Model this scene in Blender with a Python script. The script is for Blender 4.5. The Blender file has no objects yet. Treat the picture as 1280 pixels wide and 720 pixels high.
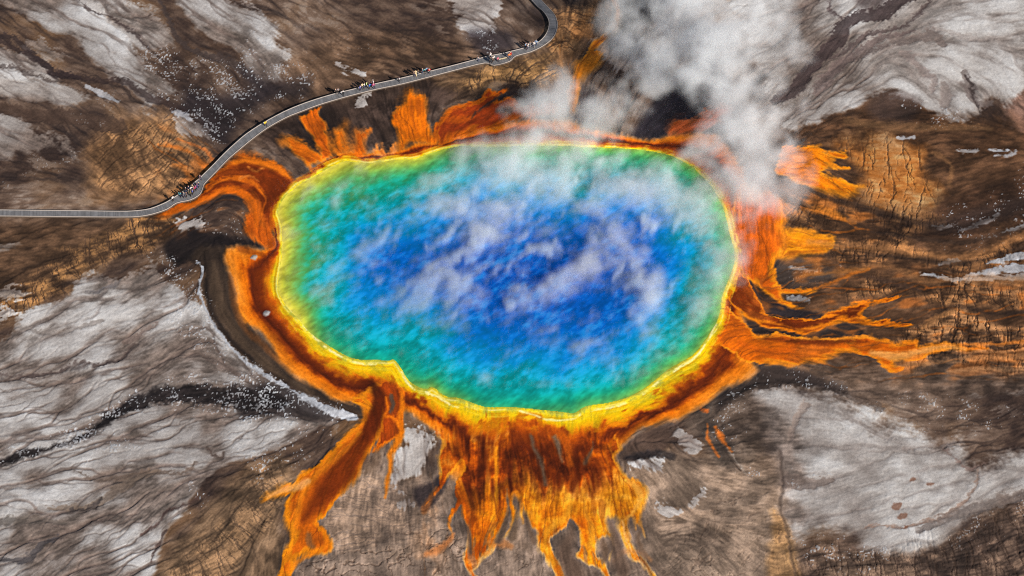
import bpy, bmesh, math, random
import numpy as np
from mathutils import Vector, Matrix

# ------------------------------------------------------------------ camera, sky, sun, exposure
SC = bpy.context.scene
COL = SC.collection
ELEV, DIST, HFOV = math.radians(48.0), 444.0, math.radians(30.0)
CAM_LOC = Vector((0, -DIST * math.cos(ELEV), DIST * math.sin(ELEV)))
cam_d = bpy.data.cameras.new('camera')
cam = bpy.data.objects.new('camera', cam_d)
COL.objects.link(cam)
cam.location = CAM_LOC
cam.rotation_euler = (math.pi / 2 - ELEV, 0, 0)
cam_d.sensor_width = 36
cam_d.lens = 18 / math.tan(HFOV / 2)
cam_d.clip_start = 1
cam_d.clip_end = 20000
SC.camera = cam

SUN_EL = math.radians(31)
SHADOW = Vector((-0.67, 0.74))            # the way shadows fall on the ground
sun_from = Vector((-SHADOW.x, -SHADOW.y)).normalized()
w = bpy.data.worlds.new('World')
SC.world = w
w.use_nodes = True
nt = w.node_tree
sky = nt.nodes.new('ShaderNodeTexSky')
sky.sky_type = 'NISHITA'
sky.sun_disc = False
sky.sun_elevation = SUN_EL
sky.sun_rotation = math.atan2(sun_from.x, sun_from.y)
sky.altitude = 2200
nt.links.new(sky.outputs[0], nt.nodes['Background'].inputs['Color'])
nt.nodes['Background'].inputs['Strength'].default_value = 0.065
sun_d = bpy.data.lights.new('sun', 'SUN')
sun_d.energy = 4.9
sun_d.angle = math.radians(0.5)
sun_d.color = (1.0, 0.93, 0.83)
sun = bpy.data.objects.new('sun', sun_d)
COL.objects.link(sun)
to_sun = Vector((sun_from.x * math.cos(SUN_EL), sun_from.y * math.cos(SUN_EL), math.sin(SUN_EL)))
sun.rotation_euler = to_sun.to_track_quat('Z', 'Y').to_euler()
sun.location = to_sun * 600
SC.view_settings.view_transform = 'Standard'
SC.view_settings.look = 'None'
SC.view_settings.gamma = 1
SC.view_settings.use_curve_mapping = False
SC.view_settings.exposure = 0.25
SC.render.engine = 'CYCLES'
SC.cycles.volume_bounces = 8
SC.cycles.max_bounces = 10
SC.cycles.transparent_max_bounces = 128
SC.cycles.filter_width = 1.1
SC.cycles.volume_step_rate = 1.0
SC.cycles.volume_max_steps = 256
SC.cycles.use_denoising = False

#PAINT-BEGIN
# ------------------------------------------------------------------ survey of the ground: plan of mats, sinter and channels
TE, CE, SE = math.tan(HFOV / 2), math.cos(ELEV), math.sin(ELEV)
def to_ground(u, v, z=0.0):
    """A surveyed point of the aerial view (1280 x 720) as metres on the level z."""
    a = (np.asarray(u, dtype=np.float64) / 640 - 1) * TE
    b = (360 - np.asarray(v, dtype=np.float64)) / 640 * TE
    dx, dy, dz = a, CE + b * SE, -SE + b * CE
    t = (z - DIST * SE) / dz
    return dx * t, -DIST * CE + dy * t

U0, V0, NU, NV = -160, -130, 1601, 981
uu = np.arange(NU) + U0
vv = np.arange(NV) + V0
U, V = np.meshgrid(uu.astype(np.float32), vv.astype(np.float32))
WX, WY = to_ground(U, V)
WX = WX.astype(np.float32); WY = WY.astype(np.float32)

_rng = np.random.RandomState(7)
_TAB = _rng.rand(256, 256).astype(np.float32)
def vnoise(x, y):
    xi = np.floor(x); yi = np.floor(y)
    fx = x - xi; fy = y - yi
    xi = xi.astype(np.int32) & 255; yi = yi.astype(np.int32) & 255
    x1 = (xi + 1) & 255; y1 = (yi + 1) & 255
    fx = fx * fx * (3 - 2 * fx); fy = fy * fy * (3 - 2 * fy)
    a = _TAB[yi, xi]; b = _TAB[yi, x1]; c = _TAB[y1, xi]; d = _TAB[y1, x1]
    a = a + (b - a) * fx
    c = c + (d - c) * fx
    return a + (c - a) * fy
def fbm(x, y, octv=4, seed=0, gain=0.5):
    s = 0; amp = 1; tot = 0
    ca, sa = math.cos(0.6), math.sin(0.6)
    x = x + 17.3 * seed; y = y - 9.7 * seed
    for _ in range(octv):
        s = s + amp * vnoise(x, y); tot += amp
        amp *= gain
        x, y = (x * ca - y * sa) * 2.03 + 31.7, (x * sa + y * ca) * 2.03 + 11.9
    return s / tot
def ridge(x, y, octv=4, seed=0):
    s = 0; amp = 1; tot = 0
    x = x + 13.1 * seed; y = y + 5.3 * seed
    ca, sa = math.cos(0.7), math.sin(0.7)
    for _ in range(octv):
        s = s + amp * (1 - np.abs(2 * vnoise(x, y) - 1)); tot += amp
        amp *= 0.5
        x, y = (x * ca - y * sa) * 2.1 + 7.7, (x * sa + y * ca) * 2.1 + 3.9
    return s / tot
def sstep(a, b, x):
    t = np.clip((x - a) / (b - a), 0, 1)
    return t * t * (3 - 2 * t)
def worley(x, y, seed=0):
    xi = np.floor(x); yi = np.floor(y)
    f1 = np.full(x.shape, 9, np.float32); f2 = f1.copy(); idv = np.zeros(x.shape, np.float32)
    for j in (-1, 0, 1):
        for i in (-1, 0, 1):
            cx = xi + i; cy = yi + j
            a = (cx.astype(np.int32) + 37 * seed) & 255; b = (cy.astype(np.int32) + 91 * seed) & 255
            r1 = _TAB[b, a]; r2 = _TAB[a, b]
            d = np.hypot(cx + r1 - x, cy + r2 - y)
            n = d < f1
            f2 = np.where(n, f1, np.minimum(f2, d))
            idv = np.where(n, _TAB[(b + 5) & 255, (a + 3) & 255], idv)
            f1 = np.where(n, d, f1)
    return f1, f2, idv
def blur(f, n=1):
    for _ in range(n):
        f = (np.roll(f, 1, 0) + 2 * f + np.roll(f, -1, 0)) / 4
        f = (np.roll(f, 1, 1) + 2 * f + np.roll(f, -1, 1)) / 4
    return f
def norm01(f):
    lo, hi = np.percentile(f[::7, ::7], (2, 98))
    return np.clip((f - lo) / (hi - lo), 0, 1).astype(np.float32)

# ---- the way water has run over the ground, read off the aerial view
FLOW = [
 [(0,20),(120,90),(220,150)],[(60,0),(200,90),(240,120)],[(200,0),(300,50),(350,100)],[(-100,120),(0,150),(100,200)],[(0,60),(60,95),(110,125)],
 [(340,0),(420,60),(480,70)],[(500,20),(560,40),(620,60)],
 [(-100,390),(0,365),(100,330),(180,300),(230,268)],[(60,300),(150,285),(225,262)],[(0,290),(60,275)],
 [(-100,470),(0,440),(100,400),(180,370),(230,340)],[(0,500),(150,460),(250,420)],[(0,578),(60,560),(120,530),(170,505),(230,492),(320,500)],
 [(-100,660),(0,640),(120,600),(250,570),(330,540)],[(60,720),(200,650),(260,600)],[(190,720),(250,680),(340,600),(440,540)],
 [(430,550),(390,600),(365,650),(352,720)],[(484,500),(488,600),(480,680)],[(560,540),(575,620),(590,720)],[(680,520),(690,620),(700,720)],[(760,560),(790,640),(810,720)],
 [(620,540),(620,640),(600,700)],[(450,600),(450,660),(470,720)],
 [(935,430),(1050,400),(1150,380),(1280,370)],[(950,440),(1100,440),(1280,436),(1400,430)],[(1000,290),(1100,305),(1200,318),(1280,290)],
 [(1040,250),(1150,270),(1280,230)],[(1080,170),(1180,165),(1280,180)],[(980,200),(1020,205),(1070,235)],[(960,360),(1050,340),(1150,330),(1280,345)],
 [(960,170),(1060,90),(1130,0)],[(1000,140),(1100,70),(1180,30),(1280,10)],[(1120,70),(1170,100),(1200,140)],[(1200,80),(1240,110),(1250,135)],
 [(960,490),(1060,530),(1160,560),(1280,530)],[(980,600),(1060,590),(1180,560),(1280,520)],[(1000,690),(1150,650),(1280,590)],[(800,570),(860,640),(940,720)],
 [(830,660),(900,640),(980,640)],[(290,196),(330,199),(355,213),(367,228)],[(255,238),(290,225),(318,230),(331,248),(328,272)],[(205,268),(250,253),(285,240),(310,248),(320,275)],
 [(283,330),(300,385),(335,425),(395,485),(450,505)],[(335,310),(340,370),(400,440),(470,480)],[(270,330),(275,390),(320,440),(400,497)],
 [(350,172),(375,185),(400,202)],[(392,138),(395,165),(415,190)],[(510,115),(510,150),(520,178)],[(635,112),(600,130),(560,145),(548,175)],
 [(770,0),(760,40),(725,80),(714,130)],[(140,150),(170,195),(205,245)],[(175,140),(210,180),(258,215)],[(105,185),(150,240)],[(780,540),(830,510),(900,475),(940,440)],[(950,260),(955,310),(948,350)],
 [(925,350),(945,385),(1000,408)],[(640,40),(690,90),(705,130)],
]
def flow_field():
    P = []; A = []
    for pl in FLOW:
        for (x0, y0), (x1, y1) in zip(pl[:-1], pl[1:]):
            n = max(2, int(math.hypot(x1 - x0, y1 - y0) / 14))
            th = math.atan2(y1 - y0, x1 - x0)
            for k in range(n):
                t = (k + .5) / n
                P.append((x0 + (x1 - x0) * t, y0 + (y1 - y0) * t)); A.append(th)
    P = np.array(P); A = np.array(A)
    gx = np.linspace(U0, U0 + NU - 1, 101); gy = np.linspace(V0, V0 + NV - 1, 62)
    GX, GY = np.meshgrid(gx, gy)
    d2 = (GX[..., None] - P[:, 0]) ** 2 + (GY[..., None] - P[:, 1]) ** 2
    wgt = 1 / (d2 + 60) ** 1.6
    c = (wgt * np.cos(2 * A)).sum(-1); s = (wgt * np.sin(2 * A)).sum(-1)
    return gx, gy, c, s
def bilerp(gx, gy, F):
    fx = (uu - gx[0]) / (gx[1] - gx[0]); fy = (vv - gy[0]) / (gy[1] - gy[0])
    ix = np.clip(np.floor(fx).astype(int), 0, len(gx) - 2); iy = np.clip(np.floor(fy).astype(int), 0, len(gy) - 2)
    tx = (fx - ix)[None, :]; ty = (fy - iy)[:, None]
    a = F[np.ix_(iy, ix)]; b = F[np.ix_(iy, ix + 1)]; c = F[np.ix_(iy + 1, ix)]; d = F[np.ix_(iy + 1, ix + 1)]
    return ((a * (1 - tx) + b * tx) * (1 - ty) + (c * (1 - tx) + d * tx) * ty).astype(np.float32)
gx, gy, fc, fs = flow_field()
nrm = np.hypot(fc, fs) + 1e-9
c2 = bilerp(gx, gy, fc / nrm); s2 = bilerp(gx, gy, fs / nrm)
N_big = fbm(WX / 30, WY / 30, 4, 1)
N_mid = fbm(WX / 9, WY / 9, 4, 2)
N_fine = fbm(WX / 2.2, WY / 2.2, 4, 3)
N_dot = fbm(WX / 0.7, WY / 0.7, 2, 4)
th = 0.5 * np.arctan2(s2, c2) + (N_mid - .5) * .9 + (N_fine - .5) * 0.35
FU = np.cos(th).astype(np.float32); FV = np.sin(th).astype(np.float32)
RI, CI = np.meshgrid(np.arange(NV, dtype=np.float32), np.arange(NU, dtype=np.float32), indexing='ij')
def lic(f, L, perp=False, step=1.0):
    fu, fv = (-FV, FU) if perp else (FU, FV)
    acc = f.copy(); n = 1.0
    for sgn in (1, -1):
        x = CI.copy(); y = RI.copy(); px = fu * sgn; py = fv * sgn
        for k in range(L):
            x += px * step; y += py * step
            xi = np.clip(x + .5, 0, NU - 1).astype(np.int32); yi = np.clip(y + .5, 0, NV - 1).astype(np.int32)
            wk = 1 - (k + 1) / (L + 1)
            acc += f[yi, xi] * wk; n += wk
            nx = fu[yi, xi]; ny = fv[yi, xi]
            fl = np.sign(nx * px + ny * py + 1e-6)
            px = nx * fl; py = ny * fl
    return acc / n
white = _rng.rand(NV, NU).astype(np.float32)
L_fine = norm01(norm01(lic(blur(white, 1), 7)) * .6 + norm01(N_dot) * .25 + norm01(N_fine) * .15)      # fine grain, drawn a little along the flow
L_long = norm01(lic(blur(_rng.rand(NV, NU).astype(np.float32), 4), 22, step=1.6))   # broad streaks
G1 = lic(fbm(WX / 12, WY / 12, 5, 9), 26, step=2.0)
G2 = lic(fbm(WX / 4.6, WY / 4.6, 4, 10), 14, step=1.4)
G3 = lic(fbm(WX / 1.9, WY / 1.9, 3, 11), 7)
P1 = lic(fbm(WX / 1.7, WY / 1.7, 2, 8), 6, perp=True)
P2 = lic(fbm(WX / 1.0, WY / 1.0, 2, 12), 4, perp=True)
def drain(F, n, steps, pull, perp=False, seed=1):
    """Rills: water let loose on the ground runs along the flow and gathers in the hollows of F; returns log of how much passed."""
    gy_, gx_ = np.gradient(F); sc_ = 1 / (np.percentile(np.hypot(gx_, gy_)[::5, ::5], 75) + 1e-9)
    gx_ = np.clip(gx_ * sc_, -2, 2).astype(np.float32).ravel(); gy_ = np.clip(gy_ * sc_, -2, 2).astype(np.float32).ravel()
    fu, fv = ((-FV, FU) if perp else (FU, FV)); fu = fu.ravel(); fv = fv.ravel()
    r = np.random.RandomState(seed)
    x = (r.rand(n) * (NU - 2)).astype(np.float32); y = (r.rand(n) * (NV - 2)).astype(np.float32)
    sg = np.where(r.rand(n) < .5, -1, 1).astype(np.float32)
    acc = np.zeros(NV * NU, np.float64)
    k = y.astype(np.int32) * NU + x.astype(np.int32)
    px, py = fu[k] * sg, fv[k] * sg
    for st in range(steps):
        k = np.clip(y + .5, 0, NV - 1).astype(np.int32) * NU + np.clip(x + .5, 0, NU - 1).astype(np.int32)
        if st > steps * .25: acc += np.bincount(k, minlength=NV * NU)
        dx, dy = fu[k], fv[k]
        fl = np.sign(dx * px + dy * py + 1e-6); dx = dx * fl; dy = dy * fl
        gg = gx_[k] * -dy + gy_[k] * dx                          # slope across the flow
        px = dx - pull * gg * -dy; py = dy - pull * gg * dx
        l = np.hypot(px, py); px /= l; py /= l
        x += px; y += py
        o = (x < 0) | (x > NU - 1) | (y < 0) | (y > NV - 1)
        x = np.where(o, np.clip(x, 0, NU - 1), x); y = np.where(o, np.clip(y, 0, NV - 1), y)
    a = acc.reshape(NV, NU).astype(np.float32); a[:2] = 0; a[-2:] = 0; a[:, :2] = 0; a[:, -2:] = 0
    a = .55 * a + .45 * blur(a, 1)
    return np.log1p(a)
R1 = drain(G1 + .6 * G2, 110000, 130, .8, False, 1)
R2 = drain(G2 + .8 * G3, 160000, 60, .8, False, 2)
R3 = drain(fbm(WX / 2.0, WY / 2.0, 3, 8), 160000, 26, .9, True, 3)
R4 = drain(fbm(WX / 1.1, WY / 1.1, 2, 12), 160000, 14, .9, True, 4)
def top(f, lo, hi):
    a, c = np.percentile(f[::5, ::5], (lo, hi)); return sstep(a, c, f)
SILT = norm01(blur(R1, 6) + .6 * blur(R2, 3))
CH1 = blur(top(R1, 90, 98.5), 1); CH2 = blur(top(R2, 86, 98), 1); CH3 = top(R2, 70, 96) * .7
T_rid = np.maximum(top(R3, 72, 92), .6 * top(R4, 76, 95))
L_wide = norm01(norm01(G1) * .62 + norm01(G2) * .25 + norm01(G3) * .13)
GRAIN = norm01(norm01(N_dot) * .15 + norm01(G3) * .5 + norm01(lic(blur(white, 1), 7)) * .3 + norm01(N_fine) * .15)
L_rid2 = norm01(lic(ridge(WX / 4.5 + N_fine, WY / 4.5 + N_fine, 3, 6), 7, step=1.2))
_wf1, _wf2, W_id = worley(WX / 4.5 + N_mid * 5 + N_fine * 1.6, WY / 3.6 + N_big * 4 + N_fine * 1.4, 1)
CRACK = sstep(0.13, 0.03, _wf2 - _wf1) * sstep(.3, .55, N_fine + .3 * (N_mid - .4))
WARP1 = fbm(WX / 5, WY / 5, 4, 21) - .5
WARP2 = fbm(WX / 5, WY / 5, 4, 22) - .5

C = np.zeros((NV, NU, 3), np.float32)
H = np.zeros((NV, NU), np.float32)                              # relief, metres
def col(*c):
    return np.array(c, np.float32)
def ramp(t, stops):
    t = np.asarray(t)
    xs = [s[0] for s in stops]
    return np.stack([np.interp(t, xs, [s[1][k] for s in stops]) for k in range(3)], -1).astype(np.float32)
def window(pts, m):
    p = np.array([q[:2] for q in pts], float)
    x0 = int(max(0, math.floor(p[:, 0].min() - m - U0))); x1 = int(min(NU, math.ceil(p[:, 0].max() + m - U0)))
    y0 = int(max(0, math.floor(p[:, 1].min() - m - V0))); y1 = int(min(NV, math.ceil(p[:, 1].max() + m - V0)))
    return slice(y0, max(y0 + 1, y1)), slice(x0, max(x0 + 1, x1))
def spline(pts, closed=True, sub=4):
    p = np.array(pts, float); n = len(p); out = []
    rng = range(n) if closed else range(n - 1)
    for i in rng:
        if closed: a, b, c, d = p[i - 1], p[i], p[(i + 1) % n], p[(i + 2) % n]
        else: a, b, c, d = p[max(i - 1, 0)], p[i], p[i + 1], p[min(i + 2, n - 1)]
        for k in range(sub):
            t = k / sub
            out.append(0.5 * (2 * b + (c - a) * t + (2 * a - 5 * b + 4 * c - d) * t * t + (3 * b - a - 3 * c + d) * t ** 3))
    if not closed: out.append(p[-1])
    return np.array(out)
def sdf(pts, x, y):
    """Signed distance in survey pixels, positive inside."""
    p = np.asarray(pts, float); d = np.full(x.shape, 1e12, np.float32); ins = np.zeros(x.shape, bool)
    for i in range(len(p)):
        (x0, y0), (x1, y1) = p[i - 1], p[i]
        ex, ey = x1 - x0, y1 - y0
        wx, wy = x - x0, y - y0
        t = np.clip((wx * ex + wy * ey) / (ex * ex + ey * ey + 1e-9), 0, 1)
        d = np.minimum(d, (wx - t * ex) ** 2 + (wy - t * ey) ** 2)
        if y0 != y1:
            c = (y0 <= y) != (y1 <= y)
            ins ^= c & (x < x0 + ex * (y - y0) / ey)
    d = np.sqrt(d)
    return np.where(ins, d, -d)
def dline(pts, x, y):
    """Distance to a line of points (x, y, halfwidth): returns halfwidth minus distance, and place along it 0..1."""
    p = np.asarray(pts, float); best = np.full(x.shape, -1e9, np.float32); along = np.zeros(x.shape, np.float32)
    n = len(p) - 1
    for i in range(n):
        x0, y0, w0 = p[i]; x1, y1, w1 = p[i + 1]
        ex, ey = x1 - x0, y1 - y0
        t = np.clip(((x - x0) * ex + (y - y0) * ey) / (ex * ex + ey * ey + 1e-9), 0, 1)
        q = w0 + (w1 - w0) * t - np.hypot(x - x0 - t * ex, y - y0 - t * ey)
        m = q > best
        best = np.where(m, q, best); along = np.where(m, (i + t) / n, along)
    return best, along
def put(S, a, rgb):
    a = a[..., None]
    C[S] = C[S] * (1 - a) + rgb * a
def region(pts, warp=8, fine=0.0, margin=30, smooth=True):
    S = window(pts, margin)
    p = spline(pts) if smooth else pts
    x = U[S] + warp * WARP1[S] + fine * (N_fine[S] - .5); y = V[S] + warp * .75 * WARP2[S] + fine * (N_dot[S] - .5)
    return S, sdf(p, x, y)
def stroke(pts, warp=4, fine=0.0, margin=30):
    p = spline(pts, False, 5)
    S = window(pts, margin)
    x = U[S] + warp * WARP1[S] + fine * (N_fine[S] - .5); y = V[S] + warp * .75 * WARP2[S] + fine * (N_dot[S] - .5)
    d, al = dline(p, x, y)
    return S, d, al

ALL = (slice(0, NV), slice(0, NU))
SMOOTH = np.zeros((NV, NU), np.float32)                         # where the crust lies smooth and unbroken
for pts, st in [([(955,480),(1050,490),(1150,540),(1220,580),(1300,560),(1300,620),(1180,690),(1080,690),(980,660)], .85), ([(1120,-60),(1440,-60),(1440,110),(1240,140),(1160,130),(1080,90)], .8), ([(20,420),(110,355),(190,345),(170,400),(60,450)], .5), ([(505,530),(550,540),(540,590),(500,610)], .8)]:
    S, d = region(pts, 20, 0, 40)
    SMOOTH[S] = np.maximum(SMOOTH[S], st * sstep(-15, 15, d))
RILL = 1 - SMOOTH                                               # where rills are cut at all
for pts, st in [([(380,620),(540,590),(620,650),(760,650),(820,600),(960,640),(1000,730),(1000,850),(360,850)], .8), ([(70,300),(230,260),(225,300),(60,380),(0,390)], .6), ([(1040,170),(1440,150),(1440,470),(1040,470)], .55), ([(110,150),(210,140),(265,205),(210,250),(110,240)], .8)]:
    S, d = region(pts, 20, 0, 40)
    RILL[S] *= 1 - st * sstep(-15, 15, d)
# ---- bare brown ground
b = .12 + .76 * norm01(norm01(N_big) * .26 + norm01(N_mid) * .1 + L_wide * .4 + GRAIN * .22)
C[:] = ramp(b, [(0, (42, 33, 31)), (.25, (68, 53, 46)), (.5, (96, 77, 65)), (.75, (124, 103, 89)), (1, (166, 147, 132))])
put(ALL, .4 * sstep(.45, .7, N_big) * sstep(.3, .8, norm01(G2)), col(132, 96, 62))
PATCH = sstep(.42, .62, fbm(WX / 13, WY / 13, 4, 71)) * RILL
put(ALL, .3 * sstep(.55, .95, SILT), col(52, 43, 41))
put(ALL, .55 * PATCH * np.maximum(CH1, CH2 * .8), col(40, 33, 33))
put(ALL, .25 * CH3 * PATCH, col(48, 40, 38))
put(ALL, .28 * sstep(.62, .9, norm01(G2)) * sstep(.4, .6, GRAIN), col(150, 136, 126))
H += (N_big - .5) * .5 + (N_mid - .5) * .4 + (norm01(G1) - .5) * .22 + (norm01(G2) - .5) * .14 + (norm01(G3) - .5) * .08 + (N_dot - .5) * .07 - RILL * (.14 * CH1 + .08 * CH2 + .04 * CH3)

# ---- tinted ground: (outline, colour, strength, softness)
TINT = [
 ([(-160,280),(0,276),(120,276),(215,268),(225,290),(190,315),(120,335),(70,370),(20,395),(-160,420)], (88,64,46), .8, 14),
 ([(120,165),(200,140),(230,165),(265,205),(235,235),(205,250),(130,250),(110,210)], (138,100,66), .7, 14),
 ([(380,60),(480,40),(600,60),(600,72),(400,120),(350,130),(360,90)], (112,84,62), .6, 20),
 ([(540,100),(600,84),(650,72),(700,60),(700,110),(640,100),(580,125)], (128,96,62), .6, 12),
 ([(690,20),(765,0),(765,30),(735,50),(715,80),(690,60)], (140,100,66), .7, 10),
 ([(400,140),(500,110),(540,105),(600,110),(560,130),(530,160),(495,170),(490,185),(400,190),(345,190),(330,160)], (62,48,42), .8, 12),
 ([(985,165),(1060,140),(1120,122),(1220,146),(1280,140),(1440,150),(1440,470),(1280,470),(1100,470),(1000,455),(940,440),(930,300),(960,240)], (84,57,38), .85, 14),
 ([(1080,255),(1150,262),(1280,215),(1440,200),(1440,290),(1280,275),(1200,300),(1100,290)], (58,40,30), .75, 14),
 ([(920,460),(1000,458),(1280,445),(1440,450),(1440,500),(1280,490),(1100,500),(1000,480),(950,490)], (100,82,70), .7, 12),
 ([(790,560),(860,570),(950,560),(985,640),(985,720),(820,720),(800,650)], (146,124,106), .75, 18),
 ([(860,500),(950,480),(955,560),(900,580)], (104,90,80), .6, 12),
 ([(950,486),(1000,490),(1030,560),(1030,640),(1000,668),(982,650),(976,600),(960,550)], (152,137,128), .8, 14),
 ([(380,640),(450,590),(560,600),(600,680),(640,720),(380,720)], (144,123,108), .7, 16),
 ([(600,660),(800,660),(820,720),(820,760),(600,760)], (140,118,102), .7, 16),
 ([(190,740),(235,665),(290,600),(350,570),(372,610),(350,650),(345,740)], (116,92,70), .8, 10),
 ([(1000,690),(1080,680),(1150,690),(1250,640),(1280,620),(1440,600),(1440,850),(1000,850)], (82,66,58), .85, 12),
 ([(965,640),(985,660),(1000,730),(960,730)], (170,120,66), .7, 8),
 ([(1255,140),(1285,105),(1440,100),(1440,170),(1285,160)], (120,92,80), .8, 6),
]
for pts, c, st, so in TINT:
    S, d = region(pts, 22, 6, 40)
    put(S, st * sstep(-so, so, d), (col(*c) * (.5 + 1.0 * (b[S] * .65 + GRAIN[S] * .35))[..., None]))
    m_ = st * sstep(-so, so, d)
    put(S, .45 * m_ * sstep(.5, .2, norm01(G2[S])), col(*c) * .52)
    put(S, .35 * m_ * sstep(.7, .95, norm01(G2[S]) * .7 + GRAIN[S] * .3), np.minimum(col(*c) * 1.5, 235))
    put(S, .45 * m_ * PATCH[S] * np.maximum(CH2[S], .6 * CH3[S]), col(44, 35, 32))

# ---- stepped terraces of ochre crust with dark cracks running across the flow
TERR = [
 ([(125,165),(200,150),(225,170),(262,205),(235,232),(200,250),(130,240),(115,200)], (160,118,78), .6, 0),
 ([(60,330),(140,290),(218,268),(226,284),(190,305),(120,335),(75,370),(20,392),(0,380)], (164,118,70), .7, 0),
 ([(1050,182),(1110,180),(1150,186),(1161,215),(1166,248),(1130,262),(1095,254),(1080,228)], (221,150,82), 1.0, 0),
 ([(1040,305),(1100,300),(1180,325),(1230,312),(1290,285),(1440,270),(1440,300),(1290,318),(1200,335),(1120,322),(1050,330)], (172,118,70), .8, 0),
 ([(1060,370),(1110,345),(1160,365),(1200,355),(1280,365),(1440,360),(1440,400),(1280,395),(1180,380),(1110,372)], (160,112,70), .75, 0),
 ([(1130,425),(1170,395),(1200,392),(1290,408),(1440,400),(1440,470),(1280,465),(1180,450),(1140,470)], (168,120,78), .8, 0),
 ([(990,250),(1050,245),(1090,262),(1180,270),(1180,290),(1090,282),(1000,285)], (140,98,60), .6, 0),
 ([(230,700),(290,640),(340,585),(352,630),(330,660),(280,720),(240,760),(200,760)], (152,116,82), .6, 0),
 ([(395,650),(440,610),(540,600),(560,640),(560,680),(420,690)], (164,130,100), .28, 0),
 ([(1000,55),(1000,56),(1001,55)], (0,0,0), 0, 0),
 ([(560,105),(640,86),(690,80),(700,105),(640,100),(590,118)], (176,130,78), .6, 0),
 ([(690,10),(760,10),(760,32),(730,48),(700,60)], (190,138,88), .6, 0),
 ([(1010,690),(1100,690),(1240,640),(1440,620),(1440,800),(1010,800)], (128,104,84), .6, 0),
]
for pts, c, st, _ in TERR:
    S, d = region(pts, 16, 4, 30)
    d = d + 22 * (norm01(N_mid[S]) - .5)
    a = st * (sstep(-10, 10, d) if c[0] < 220 else .8 * sstep(-16, 14, d))
    k = T_rid[S] if c[0] < 220 else top(R3, 74, 94)[S] * sstep(.2, .4, N_fine[S])
    if c[0] >= 220: put(S, a * .85, ramp(.6 * norm01(N_mid[S]) + .4 * GRAIN[S], [(0, (176, 104, 44)), (.4, (222, 134, 56)), (.7, (230, 160, 92)), (1, (230, 186, 140))]))
    put(S, a * (1 - k) * (.25 if c[0] >= 220 else 1) * sstep(.2, .7, L_wide[S] * .65 + GRAIN[S] * .35) * .92, np.minimum(col(*c) * (.78 + .62 * GRAIN[S])[..., None], 245))
    put(S, a * k * (.46 if c[0] < 220 else .62), col(58, 42, 32))
    H[S] += a * (.10 - .2 * k)
# cracked plates at the foot of the runoff
for pts, c, st in [([(360,730),(400,694),(440,690),(520,660),(560,650),(590,690),(600,730),(590,850),(360,850)], (160,138,122), .85),
                   ([(600,700),(640,685),(680,700),(700,730),(760,720),(820,730),(820,850),(600,850)], (156,134,118), .75),
                   
                   ([(870,650),(930,620),(990,660),(990,740),(830,740)], (158,136,118), .5)]:
    S, d = region(pts, 12, 4, 30)
    a = st * sstep(-8, 8, d)
    kk = np.maximum(CRACK[S] * .9 * sstep(.38, .56, N_mid[S]), .7 * T_rid[S] * sstep(.46, .34, N_mid[S]))
    put(S, a * .8 * (.4 + .6 * L_wide[S]), col(*c) * (.62 + .3 * W_id[S] + .36 * GRAIN[S])[..., None])
    put(S, a * kk * .55, col(70, 52, 42))
    H[S] += a * (.1 - .2 * kk)

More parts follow.
